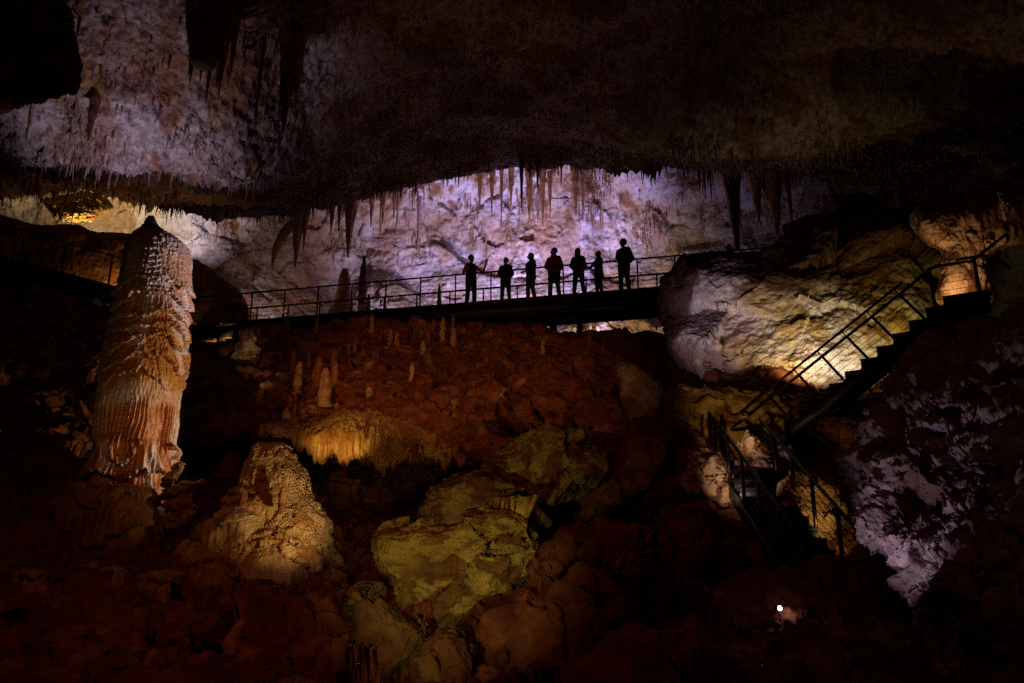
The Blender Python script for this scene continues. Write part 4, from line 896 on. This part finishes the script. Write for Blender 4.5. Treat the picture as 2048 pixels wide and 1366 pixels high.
# landing at its head with a bent rail and a further short rail
hr = np.array((sl[0], sl[1], 0)); hr /= np.linalg.norm(hr)
m = MB(); m.beam(F1 + sd * .6, F1 + sd * .6 + hr * .75, 1.2, .10); m.beam(F1 + sd * .6 + hr * .1 - (0, 0, .2), F1 + sd * .6 + hr * .65 - (0, 0, .2), .9, .28); adopt(m.build('landing', M_STEEL), st1)
Lp = [F1 - hr * .18, F1 + hr * .62]
for p in Lp:
    m = MB(); m.beam(p, p + (0, 0, 1.05), .055, .055); adopt(m.build('railing_post', M_RAIL), st1)
r0 = F0 + run * .96 + nrm * .92
pts = [r0, Lp[0] + (0, 0, 1.0), Lp[0] + (0, 0, 1.05) + hr * .22, Lp[1] + (0, 0, 1.05) - hr * .15, Lp[1] + (0, 0, 1.07), Lp[1] + hr * .62 + (0, 0, 1.48)]
m = MB(); m.tube(catmull(np.array(pts), 24), .03); adopt(m.build('top_rail', M_RAIL, None, True), st1)
m = MB(); m.tube([Lp[1] + (0, 0, 1.07) - hr * .3 + (0, 0, .05), Lp[1] + (0, 0, 1.12), Lp[1] + hr * .3 + sd * .25 + (0, 0, 1.0), Lp[1] + hr * .55 + sd * .5 + (0, 0, .6)], .03); adopt(m.build('top_rail', M_RAIL, None, True), st1)
for k in range(5):
    m = MB(); m.tube([Lp[0] + (0, 0, .2 + .16 * k), Lp[1] + (0, 0, .2 + .16 * k)], .006, 5); adopt(m.build('rail_cable', M_RAIL), st1)
m = MB(); m.beam(F1 + sd * .5 - (0, 0, .4), F1 + sd * .5 - (0, 0, 2.6), .12, .12); adopt(m.build('support_leg', M_STEEL), st1)
# the lower flight, coming down towards the viewer
hd = .95
Gt = at(1430, 838, 16.4) - (0, 0, hd); Gb = at(1612, 1090, 11.8) - (0, 0, hd)
Gtr = at(1527, 866, 16.2) - (0, 0, hd)
gx = Gb - Gt; Gend = Gt + gx * 1.75
w2 = abs(Gtr[0] - Gt[0])
st2, *_ = flight('staircase', 'lower staircase descending steeply towards the viewer, half lost in the dark', Gend, Gt, w2, 24, hd, False, False, [.02, .12, .22, .33, .44, .56, .68, .79, .90, .985], True, .28, toward=np.array((1., 0, 0)))
m = MB(); m.beam(Gt + (w2 / 2, 0, -.06), Gt + (w2 / 2, .9, -.06), w2 + .3, .1); adopt(m.build('landing', M_STEEL), st2)
for x in (-.1, .02, .22):
    m = MB(); m.beam(Gt + (x, .1, -.9), Gt + (x, .1, hd), .05, .05); adopt(m.build('railing_post', M_RAIL), st2)
p = at(1527, 866, 16.2)
m = MB(); m.tube(catmull(np.array([F0 + nrm * .92 + run * .02, F0 + nrm * .9 - sl * .18, p + (0, 0, .05), p - (0, 0, .5), p - (0, 0, .95)]), 20), .032); adopt(m.build('top_rail', M_RAIL, None, True), st2)

# thin cables hanging from the ceiling at left
for i, (x0, y0, x1, y1, lab) in enumerate([(150, 300, 112, 500, 'left one of two thin cables hanging from the ceiling over the ramp'), (168, 320, 132, 500, 'right one of two thin cables hanging from the ceiling over the ramp')]):
    m = MB(); a = at(x0, y0, 21); b = at(x1, y1, 22.3); m.tube([a + (0, 0, .6), a, (a + b) / 2 + (0, 0, -.05), b], .008, 5)
    tag(m.build('hanging_cable', M_RAIL, None, True), lab, 'cable', 'cables over the left ramp')

# ------------------------------------------------------------------ people
def remeshed(mb, voxel, name, mat, smooth=4):
    me = mb.mesh(name + '_raw'); o = bpy.data.objects.new(name + '_raw', me); COL.objects.link(o)
    r = o.modifiers.new('r', 'REMESH'); r.mode = 'VOXEL'; r.voxel_size = voxel
    s = o.modifiers.new('s', 'SMOOTH'); s.iterations = smooth; s.factor = .5
    d = bpy.context.evaluated_depsgraph_get(); d.update()
    me2 = bpy.data.meshes.new_from_object(o.evaluated_get(d)); me2.name = name
    bpy.data.objects.remove(o); bpy.data.meshes.remove(me)
    return me2

M_SKIN = plain('skin', (.42, .24, .17), .55, 0, .12, 30, .35, .05)
def cloth(name, c): return plain(name, c, .85, 0, .25, 25, .15, .3)

def hand(mb, wrist, d, side_v, curl, spread):
    """palm, four fingers and a thumb; d is the way the hand points, side_v the thumb side"""
    d = np.array(d, float); d /= np.linalg.norm(d); sv = np.array(side_v, float); sv -= d * np.dot(sv, d); sv /= np.linalg.norm(sv)
    pn = np.cross(d, sv)
    for k in (-1, 0, 1): mb.cap(wrist + d * .01 + sv * .014 * k, wrist + d * .082 + sv * .024 * k, .015, .014, 8)
    for k, L in zip((1.5, .5, -.5, -1.5), (.072, .082, .076, .058)):
        b = wrist + d * .088 + sv * .0195 * k
        fd = d + sv * k * spread; fd /= np.linalg.norm(fd); c1 = fd * math.cos(curl) + pn * math.sin(curl); c2 = fd * math.cos(curl * 2.1) + pn * math.sin(curl * 2.1)
        mb.cap(b, b + c1 * L * .5, .0098, .009, 8); mb.cap(b + c1 * L * .5, b + c1 * L * .5 + c2 * L * .5, .009, .0078, 8)
    b = wrist + d * .025 + sv * .026; td = d * .55 + sv * .8 + pn * .25; td /= np.linalg.norm(td); t2 = d * .9 + sv * .45; t2 /= np.linalg.norm(t2)
    mb.cap(b, b + td * .038, .012, .0105, 8); mb.cap(b + td * .038, b + td * .038 + t2 * .032, .0105, .009, 8)

def person(px, H, rot, label, arms, top, legs, hair, stance=.10, across=.42, top_len=.86, bulk=1.12, hood=False, sleeveless=False, hairstyle='short', step=0.0, headrot=None, cap=False, collar=False, shoe=(.02, .02, .022), skirt=None, tie=None):
    k = H / 1.75; r = R(rot); cr, sr = math.cos(r), math.sin(r)
    def W(x, y, z): return np.array((x * cr - y * sr, x * sr + y * cr, z)) * k
    hr_ = R(rot if headrot is None else headrot); hc, hs = math.cos(hr_), math.sin(hr_)
    neck = np.array((0, 0, 1.5)); hb = W(0, -.015, 1.505)
    def Hd(x, y, z): return hb + np.array((x * hc - y * hs, x * hs + y * hc, z)) * k * 1.08
    # find the place on the deck
    s = next(t for t in np.linspace(0, bL, 3000) if 1024 + F * (B0 + bd * t + side * across)[0] / ((B0 + bd * t + side * across)[1] * CP + (B0 + bd * t + side * across)[2] * SP) >= px)
    loc = bp(s, across, 0.004)
    root = empty('person', loc, label, 'person', 'tour group on the walkway')
    E = Matrix.Rotation(r, 3, 'Z'); EH = Matrix.Rotation(hr_, 3, 'Z')
    b = MB(); c = MB(); t = MB()
    slope = bd[2] / math.hypot(bd[0], bd[1])
    def gz(x): return x * slope
    # legs
    for sgn in (-1, 1):
        hip = W(.085 * sgn, 0, .92); kn = W((.085 + stance * .45) * sgn, -.03 + step * sgn * .4, .50); an = W((.08 + stance) * sgn, step * sgn + .01, .085); an[2] += gz(an[0])
        b.cap(hip, kn, .082 * k, .055 * k); b.cap(kn, an, .054 * k, .036 * k)
        t.cap(hip + (0, 0, .02), kn, .102 * bulk * k, .082 * k); t.cap(kn, an - (0, 0, .02), .080 * k, .068 * k)
        toe = W((.09 + stance) * sgn, step * sgn - .13, .032); toe[2] += gz(toe[0]); heel = W((.08 + stance) * sgn, step * sgn + .05, .04); heel[2] += gz(heel[0])
        b.cap(heel, toe, .032 * k, .026 * k)
        sm = MB(); sm.cap(heel, toe, .045 * k, .038 * k); sm.cap(heel + (0, 0, .03), an, .045 * k, .048 * k)
        link('shoe', remeshed(sm, .012, 'shoe', None), cloth('shoe_leather', shoe), root)
    # trunk
    b.ell(W(0, 0, .96), (.155 * k, .105 * k, .12 * k), E); b.ell(W(0, .0, 1.12), (.135 * k, .095 * k, .18 * k), E); b.ell(W(0, .0, 1.31), (.165 * k, .105 * k, .17 * k), E)
    b.cap(W(-.13, 0, 1.42), W(.13, 0, 1.42), .058 * k, .058 * k); b.cap(W(0, .01, 1.42), W(0, -.01, 1.57), .058 * k, .052 * k)
    t.ell(W(0, 0, .95), (.17 * bulk * k, .125 * k, .12 * k), E)
    if not sleeveless or True:
        g = .022 if not sleeveless else .008
        c.ell(W(0, 0, 1.31), ((.172 + g) * bulk * k, (.118 + g) * bulk * k, .175 * k), E); c.ell(W(0, 0, 1.12), ((.145 + g) * bulk * k, (.112 + g) * bulk * k, .19 * k), E)
        zb = top_len
        c.cap(W(-.055, 0, zb + .09), W(-.05, 0, 1.2), .118 * bulk * k, .115 * bulk * k, 16); c.cap(W(.055, 0, zb + .09), W(.05, 0, 1.2), .118 * bulk * k, .115 * bulk * k, 16)
        sw = .105 if sleeveless else .135
        c.cap(W(-.09, .01, 1.45), W(.09, .01, 1.45), .05 * k, .05 * k); c.cap(W(0, .01, 1.44), W(0, .01, 1.50), .075 * k, .06 * k) if not sleeveless else None
        c.cap(W(-sw, 0, 1.39), W(sw, 0, 1.39), (.052 + g) * k, (.052 + g) * k)
        if collar: c.cap(W(-.05, -.02, 1.47), W(.05, -.02, 1.47), .075 * k, .075 * k); c.cap(W(-.03, -.10, 1.46), W(.03, -.1, 1.5), .03 * k, .03 * k)
        if hood: c.ell(W(0, .09, 1.48), (.12 * k, .08 * k, .075 * k), E)
    # arms
    for sgn, (el, wr, hd_, cu, sp_, thumb) in zip((-1, 1), arms):
        sh = W(.168 * sgn, 0, 1.395); el = np.array(el) * k; wr = np.array(wr) * k
        b.cap(sh, el, .055 * k, .045 * k); b.cap(el, wr, .045 * k, .031 * k)
        hand(b, wr, hd_, thumb, cu, sp_)
        if not sleeveless:
            c.cap(sh, el, .066 * bulk * k, .060 * bulk * k); c.cap(el, wr - (wr - el) * .06, .058 * bulk * k, .042 * k)
    # head
    hl = Hd(0, 0, .125)
    b.ell(Hd(0, .01, .14), (.076 * k * 1.12, .095 * k * 1.12, .098 * k * 1.12), EH); b.ell(Hd(0, -.022, .085), (.060 * k * 1.12, .072 * k * 1.12, .085 * k * 1.12), EH)
    b.cap(Hd(0, -.092, .125), Hd(0, -.112, .088), .010 * k, .015 * k, 8); b.ell(Hd(0, -.088, .052), (.025 * k, .012 * k, .010 * k), EH)
    for sgn in (-1, 1): b.ell(Hd(.078 * sgn, .012, .105), (.012 * k, .022 * k, .032 * k), EH); b.ell(Hd(.032 * sgn, -.083, .122), (.014 * k, .010 * k, .009 * k), EH)
    h = MB()
    h.ell(Hd(0, .022, .158), (.090 * k * 1.12, .102 * k * 1.12, .100 * k * 1.12), EH)
    if hairstyle == 'long':
        h.cap(Hd(-.05, .04, .13), Hd(-.055, .055, -.05), .055 * k, .045 * k); h.cap(Hd(.05, .04, .13), Hd(.055, .055, -.05), .055 * k, .045 * k); h.cap(Hd(0, .07, .13), Hd(0, .075, -.08), .06 * k, .045 * k)
    if hairstyle == 'bob':
        h.cap(Hd(-.06, .02, .13), Hd(-.068, .02, .02), .05 * k, .042 * k); h.cap(Hd(.06, .02, .13), Hd(.068, .02, .02), .05 * k, .042 * k); h.cap(Hd(0, .07, .13), Hd(0, .07, .02), .055 * k, .05 * k)
    if cap: h.ell(Hd(0, .005, .195), (.085 * k, .10 * k, .042 * k), EH); h.ell(Hd(0, -.11, .175), (.055 * k, .05 * k, .010 * k), EH)
    link('body', remeshed(b, .0072, 'body', None, 3), M_SKIN, root)
    link('hair' if not cap else 'cap', remeshed(h, .012, 'hair', None), cloth('hair_strands', hair), root)
    link('vest' if sleeveless else 'jacket', remeshed(c, .014, 'jacket', None, 9), cloth('jacket_cloth', top), root)
    link('trousers', remeshed(t, .014, 'trousers', None, 3), cloth('trouser_cloth', legs), root)
    if tie:
        w = MB(); w.cap(W(-.07, 0, .74), W(-.06, 0, 1.0), .150 * k, .128 * k, 16); w.cap(W(.07, 0, .74), W(.06, 0, 1.0), .150 * k, .128 * k, 16)
        link('waist_wrap', remeshed(w, .014, 'waist_wrap', None, 3), cloth('wrap_cloth', tie), root)
    return root, loc, k, W

dn = (0, -.2, -1)
def hang(sg, x=.25, y=-.03, zw=.90): return ((sg * (x + .02), .02, 1.15), (sg * x, y, zw), dn, .35, .05, (0, -1, 0))
def pocket(sg, x=.225): return ((sg * (x + .02), .05, 1.14), (sg * (x - .06), -.13, .93), (-sg * .4, -.5, -.7), .3, .03, (0, -1, .3))
person(941, 1.76, 30, 'guide in a dark sleeveless top talking with one open hand raised to the group',
       [((-.265, -.02, 1.12), (-.13, -.26, 1.16), (.6, -.6, .3), .45, .05, (0, -.3, 1)), ((.39, -.06, 1.13), (.49, -.14, 1.43), (.4, -.1, .9), .08, .55, (-1, 0, .2))],
       (.015, .015, .018), (.018, .017, .02), (.012, .01, .01), .06, sleeveless=True, top_len=.90, headrot=50)
p2, l2, k2, W2 = person(1011, 1.56, -15, 'short visitor in a dark hooded jacket, the smallest but one, facing the guide',
       [pocket(-1), pocket(1)], (.02, .022, .03), (.015, .015, .02), (.02, .015, .012), .07, hood=True, bulk=1.22, top_len=.88, headrot=-30)
person(1062, 1.64, -55, 'woman with a bob in a long mustard coat turned to the left',
       [((-.10, -.12, 1.13), (-.20, -.12, 1.05), (-.7, -.1, -.3), .4, .05, (0, 0, 1)), ((.0, -.02, 1.12), (-.06, -.12, .92), (-.3, -.2, -.8), .4, .05, (-1, 0, 0))],
       (.10, .065, .018), (.08, .055, .025), (.02, .013, .01), .05, hairstyle='bob', top_len=.74, step=.05, headrot=-75, bulk=1.25)
person(1109, 1.74, -25, 'man in a bright red jacket and jeans with his head turned left',
       [pocket(-1, .235), pocket(1, .235)], (.40, .014, .01), (.05, .06, .10), (.015, .012, .01), .09, bulk=1.28, collar=True, headrot=-80, top_len=.86)
person(1158, 1.66, -20, 'woman with long hair in a brown jacket, hands in her pockets, feet apart',
       [pocket(-1, .235), pocket(1, .215)], (.05, .03, .018), (.055, .04, .03), (.03, .018, .012), .10, hairstyle='long', headrot=15, top_len=.90)
person(1199, 1.50, -60, 'small woman in a yellow top, blue garment round her waist, hand on rail',
       [((-.30, -.05, 1.10), (-.47, -.20, 1.02), (-1, -.15, .0), .5, .05, (0, 0, 1)), ((.03, -.06, 1.12), (-.08, -.2, .98), (-.7, -.3, -.3), .4, .05, (0, 0, 1))],
       (.14, .11, .03), (.018, .018, .022), (.025, .016, .012), .05, hairstyle='bob', headrot=-65, top_len=.9, tie=(.02, .06, .30))
person(1250, 1.84, -40, 'tall man in a dark jacket standing last at the right end of the group',
       [((-.20, -.05, 1.14), (-.12, -.22, .98), (.3, -.3, -.7), .4, .04, (-1, 0, 0)), ((.27, .04, 1.14), (.16, -.12, .95), (-.4, -.4, -.6), .4, .04, (0, -1, 0))],
       (.055, .035, .022), (.015, .015, .018), (.014, .011, .01), .06, bulk=1.2, headrot=-65, top_len=.88)
# backpack on the chest of the short visitor
bpk = empty('backpack', l2 + np.array(W2(0, -.2, 1.10)), 'small blue backpack worn on the chest of the short visitor', 'backpack')
m = MB(); m.ell((0, 0, 0), (.12, .065, .20)); m.ell((0, -.045, -.05), (.085, .04, .10)); link('bag', remeshed(m, .012, 'bag', None), cloth('blue_nylon', (.03, .07, .30)), bpk)
for sx in (-.08, .08):
    m = MB(); m.tube(catmull(np.array([(sx, .0, .15), (sx * 1.1, .04, .24), (sx * 1.3, .12, .31)]), 8), .014, 6); m.build('strap', cloth('strap_web', (.02, .03, .1)), bpk, True)

# ------------------------------------------------------------------ lamps
M_LENS_W = glow('lamp_glass_white', (.8, .78, 1.0), 9)
M_LENS_Y = glow('lamp_glass_warm', (1, .8, .45), 14)
def fixture(px, py, Y, label, aim, mat, size=.09, pos=None):
    p = at(px, py, Y) if pos is None else np.asarray(pos)
    root = empty('floodlight', p, label, 'floodlight', 'small lamps lighting the cave')
    d = np.asarray(aim, float) - p; d /= np.linalg.norm(d)
    m = MB(); m.tube([-d * size * 1.3, -d * size * .4, d * size * .35, d * size * .4], [size * .5, size * .95, size * 1.0, size * 1.0], 14); m.build('housing', M_STEEL, root)
    m = MB(); m.tube([d * size * .405, d * size * .44], [size * .88, size * .80], 14); m.build('lens', mat, root)
    sd_ = np.cross(d, (0, 0, 1)); sd_ /= np.linalg.norm(sd_)
    m = MB()
    for e in (-1, 1): m.tube([sd_ * e * size * 1.1, sd_ * e * size * 1.1 - np.array((0, 0, size * 1.6))], size * .1, 5)
    m.tube([sd_ * size * 1.1 - np.array((0, 0, size * 1.6)), -sd_ * size * 1.1 - np.array((0, 0, size * 1.6))], size * .1, 5)
    m.build('bracket', M_STEEL, root)
    m = MB(); m.tube([-np.array((0, 0, size * 1.6)), -np.array((0, 0, size * 4.5))], size * .18, 6); m.build('stake', M_STEEL, root)
    return p

def spot(name, pos, aim, W, col, ang=90, blend=.6, rad=.08):
    l = bpy.data.lights.new(name, 'SPOT'); l.energy = W; l.color = col; l.spot_size = R(ang); l.spot_blend = blend; l.shadow_soft_size = rad
    o = bpy.data.objects.new(name, l); COL.objects.link(o); o.location = V(pos)
    o.rotation_euler = (V(aim) - V(pos)).to_track_quat('-Z', 'Y').to_euler(); return o
def point(name, pos, W, col, rad=.15):
    l = bpy.data.lights.new(name, 'POINT'); l.energy = W; l.color = col; l.shadow_soft_size = rad
    o = bpy.data.objects.new(name, l); COL.objects.link(o); o.location = V(pos); return o

LIL = (.80, .68, 1.0); PINK = (1, .70, .62); AMB = (1, .62, .22); WARM = (1, .78, .52); ORG = (1, .48, .16); REDW = (1, .40, .16)
# the alcove behind the walkway: flood lamps standing on its floor
def alc(px, Y=30.5, z=7.25): return np.array(((px - 1024) / F * (Y * CP + z * SP), Y, z))
VIO = (.64, .49, 1.0)
spot('alcove_lamp', alc(1000), at(1000, 430, 34), 1800, VIO, 84, .6)
spot('alcove_lamp', alc(1170), at(1120, 475, 34), 2300, VIO, 74, .9)
spot('alcove_lamp', alc(870), at(870, 470, 34), 900, (.88, .64, .95), 84, .6)
spot('alcove_lamp', alc(575, 28.6), at(570, 600, 33), 210, (1, .60, .46), 100, 1)
spot('alcove_lamp', alc(725, 29.0), at(700, 560, 33.5), 225, (.96, .60, .72), 100, .9)
spot('alcove_lamp', alc(1400, 30.0), at(1420, 490, 33), 220, VIO, 66, 1)
spot('alcove_lamp', alc(1190, 29, 6.9), at(1210, 655, 34), 1000, (1, .60, .24), 80, .8)
# behind the column
spot('ledge_lamp', at(300, 500, 27.5), at(300, 425, 28.6), 210, (1, .72, .42), 120, .6)
spot('ledge_lamp', at(395, 540, 28.2), at(405, 480, 29.6), 170, LIL, 62, 1)
spot('outcrop_lamp', at(165, 468, 26.6), at(160, 420, 26.9), 130, AMB, 130, .8)
spot('outcrop_lamp', at(250, 478, 27.2), at(230, 420, 28.4), 70, (1, .66, .3), 130, .8)
spot('ramp_lamp', at(455, 690, 25.4), at(430, 600, 26.9), 190, ORG, 120, .8)
spot('ramp_lamp', at(225, 590, 25.7), at(160, 480, 26.1), 30, ORG, 150, .8)
# upper left ceiling
spot('ceiling_light', at(200, 600, 16.5), at(300, 190, 18.3), 680, (.84, .70, 1.0), 76, .9, .05)
spot('ceiling_light', at(1000, 800, 13), at(960, 150, 19.5), 240, (1, .52, .42), 58, 1, .2)  # added unseen fill to lift the dark middle of the ceiling
# column and mound
spot('column_light', at(1090, 845, 14.5), at(290, 740, 14), 1300, (1, .69, .42), 42, .4, .04)
spot('column_light', at(1090, 845, 14.5), at(320, 530, 14), 1000, LIL, 20, .9, .04)
fx = fixture(655, 1131, 11.2, 'small glowing lamp at the right foot of the pale mound', at(540, 980, 12.5), M_LENS_W, .05)
spot('mound_lamp', at(720, 1120, 10.4), at(535, 980, 12.3), 140, (1, .63, .27), 56, 1, .03)
spot('column_light', at(-120, 950, 9.5), at(230, 720, 14), 24, (1, .76, .36), 46, .9, .08)  # added fill from out of frame for the column's shaded left side
# red slope
spot('slope_fill', at(500, 300, 12), at(850, 770, 20), 420, REDW, 60, .9, .3)  # added fill high in the air, lifts the whole slope
spot('slope_fill', at(1300, 420, 11), at(950, 770, 19.5), 330, (1, .42, .16), 60, .9, .3)  # second added fill for the slope, from the right
spot('drapery_lamp', at(650, 900, 15.0), at(685, 865, 16.6), 75, (1, .66, .20), 70, .8, .04)
spot('formation_lamp', at(590, 800, 15.5), at(496, 712, 21.1), 260, (1, .74, .42), 12, .6, .04)
spot('boulder_lamp', at(700, 1260, 4.6), at(920, 1080, 10.4), 290, (1, .75, .33), 46, 1, .1)
# right: giant boulder, stairs
spot('stair_lamp', at(1690, 735, 17.0), at(1660, 690, 19), 120, (1, .84, .60), 90, 1, .05)
spot('stair_lamp', at(1615, 738, 17.1), at(1560, 690, 19.6), 220, (1, .76, .42), 88, 1, .05)
spot('stair_lamp', at(1330, 800, 15.2), at(1440, 640, 20), 640, (.85, .68, 1.0), 32, .9, .05)
spot('stair_lamp', at(1835, 705, 15.9), at(1800, 670, 18.5), 150, (1, .76, .16), 95, .8, .05)
spot('ledge_amber_lamp', at(1470, 880, 14.6), at(1490, 828, 17.3), 60, AMB, 60, .8, .05)
spot('pillar_lamp', at(1925, 620, 15.7), at(1900, 530, 16.6), 100, (1, .60, .28), 75, .8, .04)
spot('under_stair_lamp', at(1660, 1085, 13.6), at(1610, 1000, 15), 30, AMB, 130, .8, .03)
spot('pink_lamp', at(1447, 990, 14.8), at(1515, 915, 16), 34, PINK, 110, .8, .03)
fixture(1441, 976, 14.0, 'tiny lamp at the foot of the pink rock beside the stairs', at(1515, 915, 14.8), M_LENS_W, .022)
gp = ground(1561, 1242) + (0, 0, .13)
fl = fixture(1560, 1228, 8.6, 'brightest white lamp in the dark lower right', at(2050, 1100, 5.5), M_LENS_W, .03, gp)
point('wall_lamp', gp + (.07, -.06, .03), .5, LIL, .02)
spot('wall_lamp', at(1600, 1210, 7.85), at(1930, 940, 8.2), 36, (.95, .68, .88), 78, .9, .03)
fixture(234, 583, 21.8, 'small warm lamp under the ramp left of the column', (0, 2, 0), M_LENS_Y, .085)
# added red fill from above the viewer, lifts the slope and foreground
spot('viewer_fill', (-3.5, 3.0, 5.5), (-2, 13, 0), 230, (1, .24, .07), 84, 1, .4)
point('viewer_fill', (.5, 3.0, 6.5), 34, (1, .24, .07), .4)

# ------------------------------------------------------------------ world, camera, view
w = bpy.data.worlds.new('World'); scene.world = w; w.use_nodes = True
bg = w.node_tree.nodes['Background']; bg.inputs['Color'].default_value = (1, .35, .18, 1); bg.inputs['Strength'].default_value = .0035
cam = bpy.data.cameras.new('Camera'); co = bpy.data.objects.new('Camera', cam); COL.objects.link(co)
co.rotation_euler = (R(90) + PITCH, 0, 0); cam.sensor_width = 36; cam.lens = F / 2048 * 36; cam.clip_start = .05; cam.clip_end = 500
scene.camera = co
scene.view_settings.view_transform = 'Standard'; scene.view_settings.look = 'None'; scene.view_settings.exposure = 0; scene.view_settings.gamma = 1
scene.cycles.max_bounces = 4; scene.cycles.diffuse_bounces = 3; scene.cycles.glossy_bounces = 2; scene.cycles.caustics_reflective = False; scene.cycles.caustics_refractive = False
scene.cycles.use_denoising = False; scene.cycles.use_adaptive_sampling = False; scene.cycles.sample_clamp_indirect = .2
